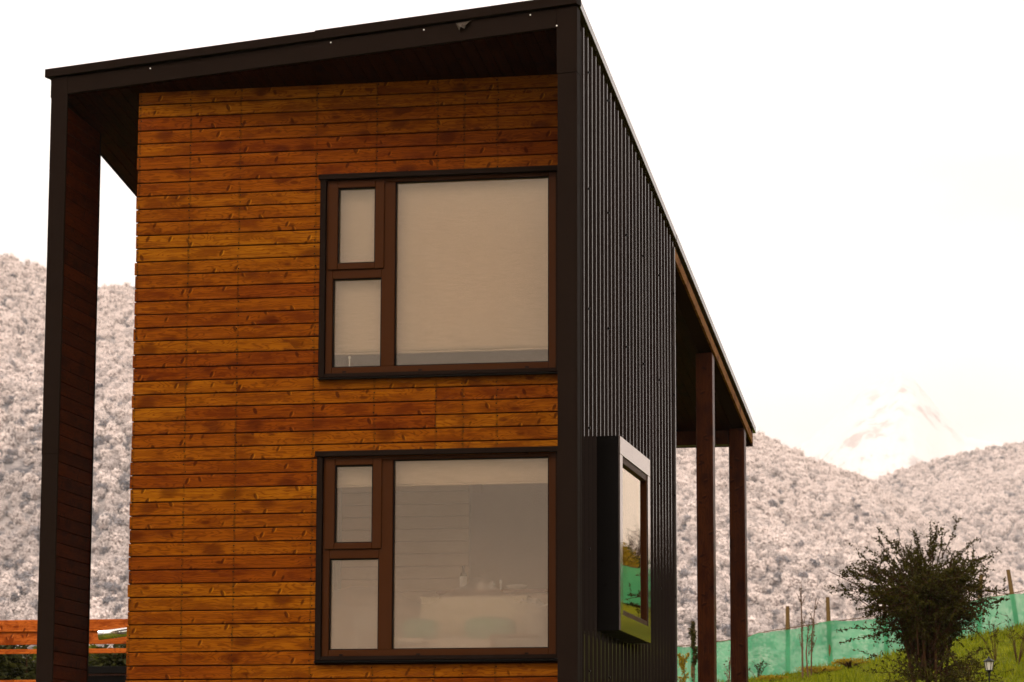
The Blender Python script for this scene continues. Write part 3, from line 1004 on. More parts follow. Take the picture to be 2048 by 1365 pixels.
# ------------------------------------------------------------------ things inside the house
def cloth(name, x0, x1, z0, z1, y, mat, amp, label, cat, freq=7., hem=0., nx=60, nz=36):
    m = MB()
    for i in range(nx + 1):
        for j in range(nz + 1):
            x, z = x0 + (x1 - x0) * i / nx, z0 + (z1 - z0) * j / nz
            s = 1 - j / nz
            n = mnoise.noise(Vector((x * freq * .5, z * 1.2, 4))) * amp * s
            n += mnoise.noise(Vector((x * 5 + z * 4, z * 5, 1))) * amp * .8 * max(0, s - .6)
            m.v.append((x, y + n, z))
    kz = nz + 1
    m.f = [(i * kz + j, (i + 1) * kz + j, (i + 1) * kz + j + 1, i * kz + j + 1) for i in range(nx) for j in range(nz)]
    return m
def blind(dz, zb, y, label):
    t = thing('roller_blind', (-.1, y, 7.75 + dz), label, 'blind')
    MB().tube([(-1.19, y + .03, 7.76 + dz), (.98, y + .03, 7.76 + dz)], .03, 10).obj('roller_tube', 'linen', t, smooth=True)
    c = cloth('fabric', -1.185, .975, zb, 7.765 + dz, y, None, .03, '', '')
    o = c.obj('fabric', 'fabric_blind', t, smooth=True)
    sol = o.modifiers.new('thick', 'SOLIDIFY')
    sol.thickness = .0015
    MB().box(-1.185, .975, y - .008, y + .012, zb - .016, zb).obj('bottom_bar', 'fabric_blind', t, .004)
blind(0, 6.10, .17, 'beige fabric roller blind drawn down over the upper window')
blind(-2.607, 4.862, .17, 'beige fabric roller blind rolled up at the lower window head')
# small key-shaped ornament hanging low behind the upper left pane
kp = at(699, 719, .115)
m = MB()
m.lathe([(.0, -.028), (.007, -.026), (.007, .0), (.012, .006), (.016, .016), (.012, .027), (.0, .031)], kp, 10)
tag(m.obj('ornament', 'white_glaze', smooth=True), 'tiny white ornament behind the lower left pane of the upper window', 'ornament')
# inner window boards carry it
MB().box(-1.19, .98, .09, .22, 5.868, 5.886).obj('window_board', 'wood_table', house, .003)
MB().box(kp.x - .004, kp.x + .004, kp.y - .004, kp.y + .004, 5.8861, kp.z - .027).obj('ornament_stand', 'white_glaze', bpy.data.objects['ornament'])

FL = 2.951
# furniture stands close behind the lower window
_mark = set(bpy.data.objects)
# sideboard counter behind the sofa
t = thing('sideboard', (.35, 2.5, FL), 'long wooden sideboard with a brown top behind the sofa', 'sideboard')
MB().box(-.58, 1.19, 2.2, 2.75, 3.955, 3.99).obj('top', 'wood_table', t, .006)
MB().box(-.55, 1.17, 2.24, 2.74, FL, 3.954).obj('body', 'plaster', t)
def lathe_thing(name, px, yq, prof, mat, label, cat, group=None, seg=14):
    p = at(px, 1190, yq)
    return tag(MB().lathe(prof, (p.x, yq, 3.9905), seg).obj(name, mat, smooth=True), label, cat, group)
b = thing('bottle', (at(931, 1190, 2.4).x, 2.4, 3.9905), 'bottle with a pale label standing on the sideboard', 'bottle')
bx_ = at(931, 1190, 2.4).x
MB().lathe([(.033, 0), (.035, .01), (.035, .15), (.028, .172), (.013, .19), (.012, .235), (.015, .236), (.015, .246), (.0, .247)], (bx_, 2.4, 3.9905), 14).obj('body', 'bottle_glass', b, smooth=True)
MB().lathe([(.0358, .03), (.0362, .032), (.0362, .142), (.0358, .144)], (bx_, 2.4, 3.9905), 14).obj('paper_label', 'white_glaze', b, smooth=True)
lathe_thing('sugar_bowl', 967, 2.38, [(.03, 0), (.045, .02), (.05, .05), (.045, .065), (.02, .08), (.008, .1), (.0, .105)], 'linen', 'round lidded bowl just right of the bottle on the sideboard', 'bowl')
lathe_thing('jar', 987, 2.42, [(.025, 0), (.03, .01), (.03, .06), (.022, .075), (.022, .09), (.0, .092)], 'white_glaze', 'small pale jar between the lidded bowl and the candle', 'jar')
lathe_thing('candle', 1004, 2.4, [(.022, 0), (.022, .012), (.009, .02), (.009, .07), (.013, .075), (.013, .105), (.0, .11)], 'white_glaze', 'short white candle in a holder on the sideboard', 'candle')
lathe_thing('dish', 1035, 2.42, [(.05, 0), (.075, .02), (.11, .05), (.105, .055), (.06, .02), (.0, .015)], 'linen', 'wide shallow dish at the right end of the sideboard', 'dish')
# sofa with a crochet throw
t = thing('sofa', (-.1, 1.6, FL), 'pale linen sofa seen through the lower big pane', 'sofa')
MB().box(-.50, .52, 1.25, 1.9, 3.15, 3.46).obj('seat', 'linen', t, .05)
MB().box(-.52, .54, 1.72, 1.98, 3.15, 3.87).obj('backrest', 'linen', t, .06)
for xx in (-.45, .45):
    for yy in (1.3, 1.9): MB().box(xx - .03, xx + .03, yy - .03, yy + .03, FL, 3.149).obj('leg', 'wood_table', t)
m = MB()
for i in range(41):
    x = -.62 + 1.02 * i / 40
    for (yy, zz) in ((2.0, 3.6), (1.995, 3.86), (1.96, 3.892), (1.75, 3.892), (1.708, 3.87), (1.70, 3.70), (1.70, 3.52)):
        m.v.append((x - .02 * math.sin(zz * 60) * (i == 0), yy - .004 * math.sin(i * 2.2), zz + (.015 * math.sin(i * 1.57) if zz in (3.6, 3.52) else 0)))
m.f = [(i * 7 + j, (i + 1) * 7 + j, (i + 1) * 7 + j + 1, i * 7 + j + 1) for i in range(40) for j in range(6)]
o = tag(m.obj('crochet_throw', 'crochet', smooth=True), 'cream crochet throw draped over the sofa back', 'throw')
sol = o.modifiers.new('thick', 'SOLIDIFY')
sol.thickness = .006
def cushion(name, c, sx, sy, sz, rz, mat, label):
    bm = bmesh.new()
    bmesh.ops.create_icosphere(bm, subdivisions=3, radius=1)
    for v in bm.verts:
        for i in range(3): v.co[i] = math.copysign(abs(v.co[i]) ** .6, v.co[i])
        v.co *= 1 + .06 * mnoise.noise(v.co * 2.5)
    me = bpy.data.meshes.new(name)
    bm.to_mesh(me)
    bm.free()
    me.transform(Matrix.Translation(c) @ Matrix.Rotation(rz, 4, 'Z') @ Matrix.Diagonal((sx, sy, sz, 1)))
    me.shade_smooth()
    return tag(link(name, me, mat), label, 'cushion')
cushion('cushion', (-.56, 1.42, 3.56), .17, .10, .10, .2, 'cushion_green', 'pale green cushion at the left end of the sofa')
cushion('cushion', (.10, 1.46, 3.56), .24, .14, .11, -.15, 'cushion_green', 'long green cushion lying in the middle of the sofa')
t = thing('stool', (-.62, 1.15, FL), 'low pale stool in front of the sofa', 'stool')
MB().box(-.78, -.44, .95, 1.35, 3.40, 3.455).obj('seat', 'linen', t, .02)
for xx in (-.74, -.48):
    for yy in (1.0, 1.3): MB().box(xx - .02, xx + .02, yy - .02, yy + .02, FL, 3.399).obj('leg', 'linen', t)
t = thing('coffee_table', (.36, 1.35, FL), 'small brown coffee table near the lower big pane', 'table')
MB().box(.18, .62, 1.0, 1.22, 3.46, 3.48).obj('top', 'wood_table', t, .006)
for xx in (.20, .60):
    for yy in (1.02, 1.2): MB().box(xx - .014, xx + .014, yy - .014, yy + .014, FL, 3.4595).obj('leg', 'wood_table', t)
t = thing('armchair', (.95, 1.5, FL), 'white slipcovered armchair at the right of the lower pane', 'armchair')
MB().box(.74, 1.16, 1.2, 1.75, FL, 3.40).obj('seat', 'linen', t, .05)
MB().box(.72, 1.17, 1.62, 1.85, 3.41, 3.86).obj('backrest', 'linen', t, .07)
MB().box(.98, 1.17, 1.2, 1.61, 3.41, 3.66).obj('armrest', 'linen', t, .05)
t = thing('metal_chair', (.56, 1.36, FL), 'chair with a bow shaped metal back beside the armchair', 'chair')
m = MB()
bp = [(-.16, .10), (-.14, .17), (-.08, .11), (0, .06), (.08, .10), (.15, .16), (.17, .08), (.15, -.02), (.08, .03), (0, .05), (-.08, .02), (-.15, -.03), (-.16, .10)]
m.tube([(.56 + a, 1.34, 3.66 + b_) for a, b_ in bp], .012, 6)
m.obj('backrest', 'linen', t, smooth=True)
for s in (-1, 1): MB().tube([(.56 + s * .17, 1.34, FL), (.56 + s * .17, 1.34, 3.75)], .011, 6).obj('leg', 'linen', t)
for s in (-1, 1): MB().tube([(.56 + s * .15, 1.19, FL), (.56 + s * .15, 1.19, 3.39)], .011, 6).obj('leg', 'linen', t)
MB().box(.39, .73, 1.17, 1.36, 3.391, 3.43).obj('seat', 'linen', t, .01)
for o in set(bpy.data.objects) - _mark:
    if o.parent is None:
        if o.type == 'EMPTY': o.location += Vector((.13, -.72, 0))
        else: o.data.transform(Matrix.Translation((.13, -.72, 0)))
    elif o.type == 'MESH': pass
# left small pane: curtain and a chair by the boarded wall
m = MB()
for i in range(13):
    a = i / 12
    for (zz, wq) in ((5.29, .30), (4.8, .26), (4.2, .12), (3.98, .05), (3.9, .06)):
        m.v.append((-1.50 - wq + wq * a, 1.9 + .02 * math.sin(i * 2.1), zz))
m.f = [(i * 5 + j, (i + 1) * 5 + j, (i + 1) * 5 + j + 1, i * 5 + j + 1) for i in range(12) for j in range(4)]
o = tag(m.obj('curtain', 'linen', smooth=True), 'gathered pale curtain tied to a point inside the lower left pane', 'curtain')
sol = o.modifiers.new('thick', 'SOLIDIFY')
sol.thickness = .006
MB().tube([(-1.9, 1.9, 5.295), (-1.3, 1.9, 5.295)], .008, 6).obj('curtain_rod', 'linen', o)
t = thing('dining_chair', (-1.25, 2.1, FL), 'pale wooden dining chair by the boarded inner wall', 'chair')
MB().box(-1.45, -1.05, 1.9, 2.3, 3.38, 3.42).obj('seat', 'linen', t, .01)
MB().box(-1.45, -1.05, 2.28, 2.31, 3.66, 3.86).obj('backrest', 'linen', t, .01)
for xx in (-1.43, -1.07):
    MB().box(xx - .018, xx + .018, 1.91, 1.945, FL, 3.379).obj('leg', 'linen', t)
    MB().box(xx - .018, xx + .018, 2.311, 2.34, FL, 3.86).obj('leg', 'linen', t)

# ------------------------------------------------------------------ left background: rail fence, gutter, shed, shrubs
t = thing('rail_fence', (-7.5, 14.05, 2.9), 'orange board railing behind the left post', 'fence')
def rail(z0, z1, y=14.0):
    MB().box(-11.5, -4.2, y, y + .03, z0, z1).obj('board', 'wood_rail', t, .004)
rail(4.516, 4.681)
rail(4.335, 4.53, 14.031)
rail(4.205, 4.272, 14.0)
rail(3.75, 3.842, 14.0)
for x in (-11.2, -9.95, -4.3):
    MB().box(x - .04, x + .04, 14.063, 14.14, 2.7, 4.66).obj('post', 'wood_rail', t, .004)
# half round gutter end
g0, g1 = at(199, 1274, 9.0), at(275, 1264, 9.6)
m = MB()
dv = (g1 - g0)
n = 10
for s in (0, 1, ):
    p = g0 + dv * s
    for rr in (.072, .066):
        for j in range(n + 1):
            an = math.pi + math.pi * j / n
            m.v.append((p.x, p.y + rr * math.cos(an), p.z + .03 + rr * math.sin(an) + (.035 if j in (0, n) else 0)))
k1 = n + 1
for j in range(n):
    m.f += [(j, j + 1, 2 * k1 + j + 1, 2 * k1 + j), (k1 + j, k1 + j + 1, 3 * k1 + j + 1, 3 * k1 + j), (j, j + 1, k1 + j + 1, k1 + j), (2 * k1 + j, 2 * k1 + j + 1, 3 * k1 + j + 1, 3 * k1 + j)]
for j in (0, n): m.f += [(j, k1 + j, 3 * k1 + j, 2 * k1 + j)]
gut = thing('roof_gutter', (g1.x, g1.y, g1.z), 'half round metal gutter end jutting out left of the timber wall', 'gutter')
m.obj('trough', 'gutter_zinc', gut, smooth=True)
m = MB()
for f_ in (.36, .46):
    p = g0 + dv * f_ 
    for dx in (0, .012):
        for rr in (.0745, .0722):
            for j in range(n + 1):
                an = math.pi + math.pi * j / n
                m.v.append((p.x + dx, p.y + rr * math.cos(an), p.z + .03 + rr * math.sin(an)))
for q in (0, 4 * k1):
    for j in range(n):
        m.f += [(q + j, q + j + 1, q + 2 * k1 + j + 1, q + 2 * k1 + j), (q + j, q + j + 1, q + k1 + j + 1, q + k1 + j), (q + 2 * k1 + j, q + 2 * k1 + j + 1, q + 3 * k1 + j + 1, q + 3 * k1 + j)]
m.obj('joint_band', 'gutter_zinc', gut)
MB().tube([g1 + Vector((-.05, .0, .04)), Vector((g1.x - .05, g1.y + .3, g1.z - .3)), Vector((g1.x - .05, g1.y + .3, 2.3))], .035, 8).obj('downpipe', 'gutter_zinc', gut, smooth=True)
# low black shed roof
t = thing('shed', (-6.2, 11.5, 2.6), 'low black roofed shed between the left post and the timber wall', 'shed')
z1 = at(215, 1333, 11.0).z
xs_ = at(120, 1340, 11.0).x
MB().box(xs_, -4.6, 11.0, 12.6, z1 - .09, z1).obj('roof', 'metal_dark', t, .004)
MB().box(xs_ + .05, -4.65, 11.03, 11.05, z1 - .118, z1 - .093).obj('edge_strip', 'wood_post', t)
MB().box(xs_ + .1, -4.7, 11.08, 12.5, 2.3, z1 - .092).obj('body', 'metal_dark', t)

def leaf_cloud(m, pts, size, flat=.5):
    for p in pts:
        s = size * random.uniform(.6, 1.3)
        a = Vector((random.gauss(0, 1), random.gauss(0, 1), random.gauss(0, 1) * flat)).normalized()
        b = a.cross(Vector((random.gauss(0, 1), random.gauss(0, 1), random.gauss(0, 1)))).normalized()
        p = Vector(p)
        o = len(m.v)
        m.v += [tuple(p - a * s), tuple(p + b * s * .45), tuple(p + a * s), tuple(p - b * s * .45)]
        m.f.append((o, o + 1, o + 2, o + 3))
def shrub(name, c, rx, rz, n, size, mat, label, group=None, cat='shrub'):
    t = thing(name, c, label, cat, group)
    m = MB()
    c = Vector(c)
    for i in range(7):
        a = random.uniform(0, 6.28)
        e = c + Vector((math.cos(a) * rx * .6, math.sin(a) * rx * .6, rz * random.uniform(1.0, 1.6)))
        m.tube([c, (c + e) / 2 + Vector((0, 0, rz * .2)), e], [.03, .02, .008], 5)
    m.obj('stem', 'bark', t)
    m = MB()
    pts = []
    lob = [(random.uniform(-.6, .6) * rx, random.uniform(-.6, .6) * rx, random.uniform(.5, 1.5) * rz, random.uniform(.35, .6)) for _ in range(14)]
    for i in range(n):
        l = random.choice(lob)
        d = Vector((random.gauss(0, 1), random.gauss(0, 1), random.gauss(0, 1))).normalized() * random.random() ** .4
        pts.append(c + Vector((l[0] + d.x * rx * l[3], l[1] + d.y * rx * l[3], max(.05, l[2] + d.z * rz * l[3]))))
    leaf_cloud(m, pts, size)
    m.obj('foliage', mat, t, fix=False)
    return t
for i, (px, yq, zt, mt, lb) in enumerate(((-20, 17, 1300, 'leaf_deep', 'dark shrub below the railing at the left picture edge'), (55, 16.5, 1298, 'leaf_deep', 'dark shrub below the railing beside the black post'), (110, 18, 1296, 'leaf_green', 'greener shrub half hidden behind the black post'), (185, 17.5, 1290, 'leaf_green', 'green shrub seen under the railing right of the black post'), (240, 17, 1290, 'leaf_deep', 'dark shrub under the railing beside the timber wall'), (290, 17, 1290, 'leaf_deep', 'dark shrub half hidden behind the timber wall corner'))):
    p = at(px, zt, yq)
    gz = ground_z(p.x, yq)
    shrub('shrub', (p.x, yq, gz), .6, (p.z - gz) / 1.75, 6500, .055, mt, lb, 'shrubs under the railing')

# ------------------------------------------------------------------ right: net fence
FY = 36.0
t = thing('net_fence', (2, FY, 5.2), 'green windbreak net fence on wooden stakes across the slope', 'fence')
def ntop(x):
    return lerp_tab(x, [(-8, 5.0), (-3, 5.62), (-1.45, 5.80), (-1.2, 5.91), (.42, 6.13), (2.0, 6.30), (4.15, 6.69), (9, 7.75), (16, 9.0), (24, 10.2)])
nx, nzz = 240, 14
m = MB()
for i in range(nx + 1):
    x = -7.5 + 29 * i / nx
    for j in range(nzz + 1):
        s = j / nzz
        z0 = ground_z(x, FY) - .03
        z1 = ntop(x) + .03 * mnoise.noise(Vector((x * 1.6, 0, 0))) - .05 * abs(math.sin(x * 1.9)) + .03 * mnoise.noise(Vector((x * 5, 2, 0)))
        z = z0 + (z1 - z0) * s
        y = FY + .10 * mnoise.noise(Vector((x * 2.5, z * 1.4, 0))) + .08 * mnoise.noise(Vector((x * 6, z * 1.5, 4)))
        if abs(x + 1.33) < .25: y -= .22 * (1 - abs(x + 1.33) / .25)
        m.v.append((x, y, z))
k1 = nzz + 1
m.f = [(i * k1 + j, (i + 1) * k1 + j, (i + 1) * k1 + j + 1, i * k1 + j + 1) for i in range(nx) for j in range(nzz)]
m.obj('net', 'green_net', t, smooth=True)
for px, pt in ((1386, 1243), (1575, 1213), (1655, 1195), (1768, 1185), (1962, 1150), (2016, 1140), (2190, 1110), (2360, 1080), (2530, 1050), (2700, 1020)):
    top = at(px, pt, FY + .09)
    zb = ground_z(top.x, FY) - .2
    lean = random.uniform(-.06, .06) if px != 2016 else .12
    pts = [(top.x + lean * (1 - s) * 1.6, FY + .09, zb + (top.z - zb) * s) for s in (0, .35, .7, 1)]
    MB().tube(pts, [.055, .05, .047, .040], 7).obj('post', 'timber_grey', t)
m = MB()
m.tube([(x, FY - .01, ntop(x) - .02) for x in np.linspace(-7.4, 21.4, 90)], .008, 4)
m.obj('top_wire', 'timber_grey', t)

# saplings in front of the net
def sapling(px0, py0, px1, py1, yq, label, leafy=0, mat='leaf_yellow', r0=.018):
    a = at(px0, py0, yq)
    a.z = ground_z(a.x, yq) - .02
    b = at(px1, py1, yq)
    t = thing('sapling', a, label, 'sapling', 'young saplings by the net')
    m = MB()
    mid = (a + b) / 2 + Vector((random.uniform(-.05, .05), 0, 0))
    m.tube([a, mid, b], [r0, r0 * .8, r0 * .35], 5)
    H = b.z - a.z
    tips = []
    for i in range(9):
        s = random.uniform(.25, .95)
        p = a.lerp(b, s)
        an = random.uniform(0, 6.28)
        e = p + Vector((math.cos(an) * .09, math.sin(an) * .09, H * random.uniform(.10, .2)))
        m.tube([p, e], [r0 * .45, r0 * .2], 4)
        tips.append((p, e))
    m.obj('stem', 'twig_grey', t)
    m = MB()
    pts = []
    for p, e in tips + [(a, b)] * 3:
        for _ in range(8 + leafy): pts.append(p.lerp(e, random.random()) + Vector((random.gauss(0, .02), random.gauss(0, .02), random.gauss(0, .02))))
    leaf_cloud(m, pts, .02 if not leafy else .028)
    m.obj('leaves', mat, t, fix=False)
sapling(1605, 1338, 1602, 1180, 34.0, 'taller bare sapling just left of a stake before the net', 0, 'leaf_dark', .022)
sapling(1622, 1335, 1632, 1196, 34.2, 'thin leaning sapling between two stakes before the net', 0, 'leaf_dark')
sapling(1616, 1335, 1617, 1252, 33.8, 'shortest sapling between the two bare ones', 0, 'leaf_dark')
sapling(1367, 1372, 1367, 1315, 30, 'small yellow leaved sapling beside the metal wall edge', 60, 'leaf_yellow')
sapling(1452, 1372, 1462, 1300, 30, 'thin arching sapling between the two porch posts', 0, 'leaf_dark')
sapling(1388, 1372, 1386, 1243, 35.2, 'dead brown conifer tip in front of the first stake', 90, 'leaf_dark')
for px, yq, rx, rz, lb in ((1640, 34.5, .5, .10, 'yellow flowering clump at the foot of the saplings'), (1700, 34.6, .45, .12, 'yellow flowering clump left of the thorny bush'), (1545, 34.5, .4, .08, 'yellow flowering clump near the porch post')):
    p = at(px, 1330, yq)
    shrub('flower_clump', (p.x, yq, ground_z(p.x, yq)), rx, rz, 900, .022, 'leaf_yellow', lb, 'yellow clumps below the net', 'flowers')

# thorny bush
BY = 19.0
bc = at(1862, 1365, BY)
gz = ground_z(bc.x, BY)
base = Vector((bc.x, BY, gz))
t = thing('thorny_bush', base, 'dark spiky bush with small leaves in front of the green net', 'bush')
zc_ = at(1850, 1182, BY).z
cen = Vector((at(1850, 1200, BY).x, BY, zc_))
RX, RZ = 1.18, .80
wm, lm = MB(), MB()
lp = []
def twig(p, d, ln, r0, leaves, curve):
    q = [p.copy()]
    dd = d.normalized()
    n = 5
    for i in range(n):
        dd = (dd + curve * (1 / n) + Vector((random.gauss(0, .10), random.gauss(0, .10), random.gauss(0, .08)))).normalized()
        q.append(q[-1] + dd * ln / n)
    wm.tube(q, [r0 * (1 - .85 * i / n) for i in range(n + 1)], 4, False)
    for i in range(leaves):
        s = random.uniform(.1, 1) * n
        j = min(n - 1, int(s))
        pp = q[j].lerp(q[j + 1], s - j)
        lp.append(pp + Vector((random.gauss(0, .013), random.gauss(0, .013), random.gauss(0, .013))))
    return q
trunkm = MB()
for i in range(7):
    a = 6.28 * i / 7 + random.uniform(-.3, .3)
    s0 = base + Vector((math.cos(a) * .16, math.sin(a) * .16, -.05))
    e = cen + Vector((math.cos(a) * .42, math.sin(a) * .42, random.uniform(-.25, .35)))
    trunkm.tube([s0, s0.lerp(e, .35) + Vector((0, 0, .12)), s0.lerp(e, .7) + Vector((0, 0, .1)), e], [.028, .022, .017, .010], 6)
trunkm.obj('trunk', 'bark', t)
for i in range(235):
    # arching branches from the stems out to the crown surface, thinner near the ground
    while True:
        d = Vector((random.uniform(-1, 1), random.uniform(-1, 1), random.uniform(-1, 1)))
        if .2 < d.length < 1: break
    dn = d.normalized()
    lump = 1.03 + .5 * mnoise.noise(dn * 2.3 + Vector((4, 1, 2)))
    e = cen + Vector((dn.x * RX, dn.y * RX * .85, dn.z * RZ)) * random.uniform(.5, .93) * lump
    e.z = max(e.z, base.z + random.uniform(.2, .6))
    s = base.lerp(cen, random.uniform(.35, .98)) + Vector((random.gauss(0, .12), random.gauss(0, .12), random.gauss(0, .05)))
    mid = s.lerp(e, .5) + Vector((0, 0, .18))
    wm.tube([s, mid, e], [.012, .009, .004], 4, False)
    out = (e - cen)
    out.normalize()
    lf = 19 if dn.z > -.55 else 13
    for j in range(10):
        p = s.lerp(mid, random.random()) if j < 3 else mid.lerp(e, random.random())
        dd = out * .7 + Vector((random.gauss(0, .6), random.gauss(0, .6), random.gauss(.15, .5)))
        twig(p, dd, random.uniform(.12, .32), .0045, lf, Vector((0, 0, random.uniform(-.5, .3))))
# low arching sprays near the ground
for i in range(46):
    a = random.uniform(0, 6.28)
    s = base + Vector((math.cos(a) * .15, math.sin(a) * .15, random.uniform(.15, .8)))
    ln = random.uniform(.6, 1.15) * (1.15 if math.cos(a) < 0 else .9)
    q = twig(s, Vector((math.cos(a), math.sin(a), random.uniform(.2, .7))), ln, .008, 40, Vector((0, 0, -.55)))
    for j in range(6):
        twig(q[1 + j % 5], Vector((math.cos(a) + random.gauss(0, .6), math.sin(a) + random.gauss(0, .6), random.gauss(.2, .4))), random.uniform(.12, .28), .004, 12, Vector((0, 0, -.2)))
# long spikes beyond the crown
for px, py in ((1758, 1052), (1828, 1062), (1868, 1040), (1888, 1050), (1930, 1025), (1690, 1138), (1716, 1110), (1735, 1090), (1702, 1180), (1990, 1120), (2000, 1095), (1660, 1268), (1675, 1300), (1985, 1170), (1965, 1080), (1700, 1215), (1845, 1055), (1905, 1060), (1780, 1075)):
    e = at(px, py, BY + random.uniform(-.3, .3))
    s = cen.lerp(e, .42)
    if py > 1240: s = cen + Vector((-.25, 0, -.55))
    d = e - s
    q = twig(s, d + Vector((0, 0, .12)), d.length * 1.0, .008, 60, Vector((0, 0, -.12)))
    for j in range(4):
        p = q[2 + j % 3]
        twig(p, d.normalized() + Vector((random.gauss(0, .5), random.gauss(0, .5), random.gauss(0, .4))), .13, .004, 10, Vector((0, 0, 0)))
# bare lower twigs
for i in range(70):
    a = random.uniform(0, 6.28)
    s = base + Vector((math.cos(a) * .2, math.sin(a) * .2, random.uniform(.1, .7)))
    twig(s, Vector((math.cos(a), math.sin(a), random.uniform(.1, 1.2))), random.uniform(.4, .95), .006, 6, Vector((0, 0, -.3)))
wm.obj('branches', 'bark', t, fix=False)
leaf_cloud(lm, lp, .024, 1.)
lm.obj('foliage', 'leaf_dark', t, fix=False)

# thin bare shrub right of the bush
def bare_shrub(px, yq, h, n, label):
    p = at(px, 1300, yq)
    b0 = Vector((p.x, yq, ground_z(p.x, yq)))
    t = thing('bare_shrub', b0, label, 'shrub', 'bare shrubs on the grass slope')
    m, l = MB(), MB()
    pts = []
    for i in range(n):
        a = random.uniform(0, 6.28)
        e = b0 + Vector((math.cos(a) * h * random.uniform(.1, .5), math.sin(a) * h * .4, h * random.uniform(.5, 1)))
        mid = b0.lerp(e, .5) + Vector((0, 0, .12 * h))
        m.tube([b0, mid, e], [.007, .005, .002], 4, False)
        for j in range(4):
            q = mid.lerp(e, random.random())
            f_ = q + Vector((random.gauss(0, .1), random.gauss(0, .1), random.uniform(.02, .16))) * h
            m.tube([q, f_], [.005, .002], 3, False)
            pts += [q.lerp(f_, random.random()) for _ in range(5)]
    m.obj('stem', 'bark', t, fix=False)
    leaf_cloud(l, pts, .022)
    l.obj('leaves', 'leaf_dark', t, fix=False)
bare_shrub(1990, 30, .9, 9, 'sparse leafless shrub before the net right of the bush')
bare_shrub(2035, 29, 1.0, 9, 'sparse leafless shrub at the right picture edge')
bare_shrub(1930, 26, .8, 14, 'sparse leafless shrub tucked behind the dark bush')
bare_shrub(1515, 35, .5, 9, 'low leafless shrub against the net beside the porch post')

# garden lantern
LY = 14.0
lc = at(1978, 1330, LY)
gz = ground_z(lc.x, LY)
t = thing('garden_lantern', (lc.x, LY, gz), 'black garden lantern on a thin pole at the foot of the bush', 'lantern')
z0 = lc.z - .075
MB().tube([(lc.x, LY, gz - .05), (lc.x, LY, z0)], .012, 8).obj('pole', 'black_iron', t)
MB().lathe([(.02, -.03), (.035, -.012), (.05, -.004), (.05, .004), (.0, .005)], (lc.x, LY, z0), 6).obj('base', 'black_iron', t)
MB().lathe([(.040, .006), (.058, .115), (.0, .116)], (lc.x, LY, z0), 6).obj('glass', 'lantern_glass', t)
m = MB()
for j in range(6):
    an = 6.2832 * j / 6
    m.tube([(lc.x + .043 * math.cos(an), LY + .043 * math.sin(an), z0 + .004), (lc.x + .061 * math.cos(an), LY + .061 * math.sin(an), z0 + .118)], .005, 4)
m.obj('cage', 'black_iron', t)
MB().lathe([(.075, .117), (.078, .123), (.05, .142), (.02, .158), (.012, .17), (.014, .178), (.0, .19)], (lc.x, LY, z0), 6).obj('cap', 'black_iron', t)

# trees and bank off to the right, seen mirrored in the bay window
def bare_tree(x, y, h, label, n=46):
    b0 = Vector((x, y, ground_z(x, y) - .1))
    t = thing('bare_tree', b0, label, 'tree', 'bare upright trees beyond the net')
    m, l = MB(), MB()
    top = b0 + Vector((random.uniform(-.3, .3), 0, h))
    m.tube([b0, b0.lerp(top, .5) + Vector((.1, 0, 0)), top], [.11, .07, .01], 7)
    m.obj('trunk', 'bark', t)
    m = MB()
    pts = []
    for i in range(n):
        s = random.uniform(.12, .92)
        p = b0.lerp(top, s)
        a = random.uniform(0, 6.28)
        ln = h * .28 * (1 - s * .6)
        e = p + Vector((math.cos(a) * ln * .35, math.sin(a) * ln * .35, ln))
        m.tube([p, p.lerp(e, .5) + Vector((math.cos(a) * .08, math.sin(a) * .08, 0)), e], [.03, .018, .006], 4, False)
        for j in range(6):
            q = p.lerp(e, random.random())
            f_ = q + Vector((random.gauss(0, .25), random.gauss(0, .25), random.uniform(.2, .6)))
            m.tube([q, f_], [.008, .003], 3, False)
            pts += [q.lerp(f_, random.random()) for _ in range(4)]
    leaf_cloud(m, pts, .03)
    m.obj('crown', 'bark', t, fix=False)
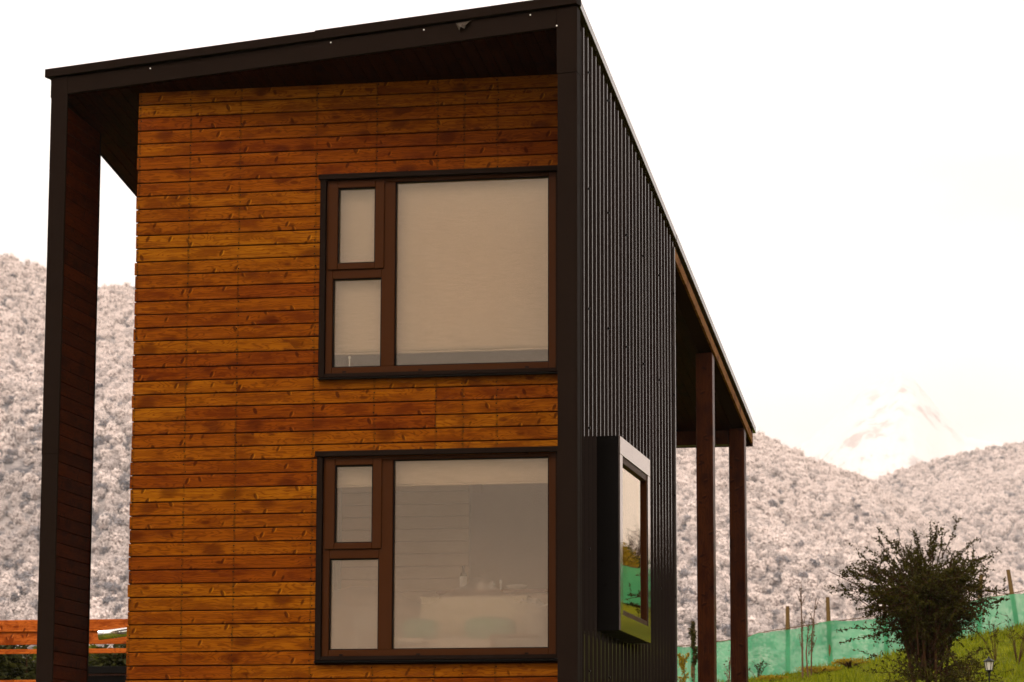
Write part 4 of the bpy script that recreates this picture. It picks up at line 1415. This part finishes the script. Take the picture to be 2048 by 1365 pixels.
for i, (x, y, h, lb) in enumerate(((10.9, 62, 3.6, 'nearest bare tree mirrored in the bay window'), (11.6, 66, 5.2, 'second bare tree mirrored in the bay window'), (12.9, 70, 5.0, 'third bare tree from the left mirrored in the bay window'), (12.6, 74, 6.4, 'bare tree at the right of the mirrored row'), (14.3, 76, 6.6, 'last bare tree of the mirrored row'))):
    bare_tree(x, y, h, lb)
for i, (x, y, lb) in enumerate(((7.9, 43.0, 'yellow green bank shrub at the left of the mirrored row'), (8.9, 46, 'yellow green bank shrub in the middle of the mirrored row'), (9.6, 51, 'yellow green bank shrub right of the middle in the mirrored row'), (10.6, 55, 'yellow green bank shrub at the right of the mirrored row'))):
    shrub('bank_shrub', (x, y, ground_z(x, y)), .8, .7, 2600, .06, 'leaf_yellow' if i % 2 else 'leaf_green', lb, 'shrubs on the bank beyond the net')

# grass blades on the slope in view
m = MB()
for i in range(34000):
    px = random.uniform(1380, 2120)
    yq = random.uniform(17, 36.2)
    p = at(px, 1300, yq)
    x, y = p.x, yq
    z = ground_z(x, y) - .01
    h = random.uniform(.04, .12) * (1 + 2.2 * max(0, mnoise.noise(Vector((x * .8, y * .8, 0)))))
    a = random.uniform(0, 6.28)
    wv = Vector((math.cos(a), math.sin(a), 0)) * random.uniform(.008, .016)
    ln = Vector((random.gauss(0, .04), random.gauss(0, .04), h))
    o = len(m.v)
    b0 = Vector((x, y, z))
    m.v += [tuple(b0 - wv), tuple(b0 + wv), tuple(b0 + ln)]
    m.f.append((o, o + 1, o + 2))
o = m.obj('grass', 'grass_blade', fix=False, kind='stuff')
tag(o, 'bright green grass on the slope below the net', 'grass')

# ------------------------------------------------------------------ air
hz = MB().box(-9900, 9900, -9900, 9900, -40, 1500).obj('haze', None, kind='stuff')
tag(hz, 'thin pale haze in the air over the valley', 'haze')
hm = bpy.data.materials.new('haze_air')
hm.use_nodes = True
hn = hm.node_tree
hn.nodes.clear()
ho = hn.nodes.new('ShaderNodeOutputMaterial')
pv = hn.nodes.new('ShaderNodeVolumePrincipled')
pv.inputs['Color'].default_value = (.98, .94, .92, 1)
pv.inputs['Density'].default_value = .0001
pv.inputs['Anisotropy'].default_value = .2
hn.links.new(pv.outputs[0], ho.inputs['Volume'])
hz.data.materials.append(hm)
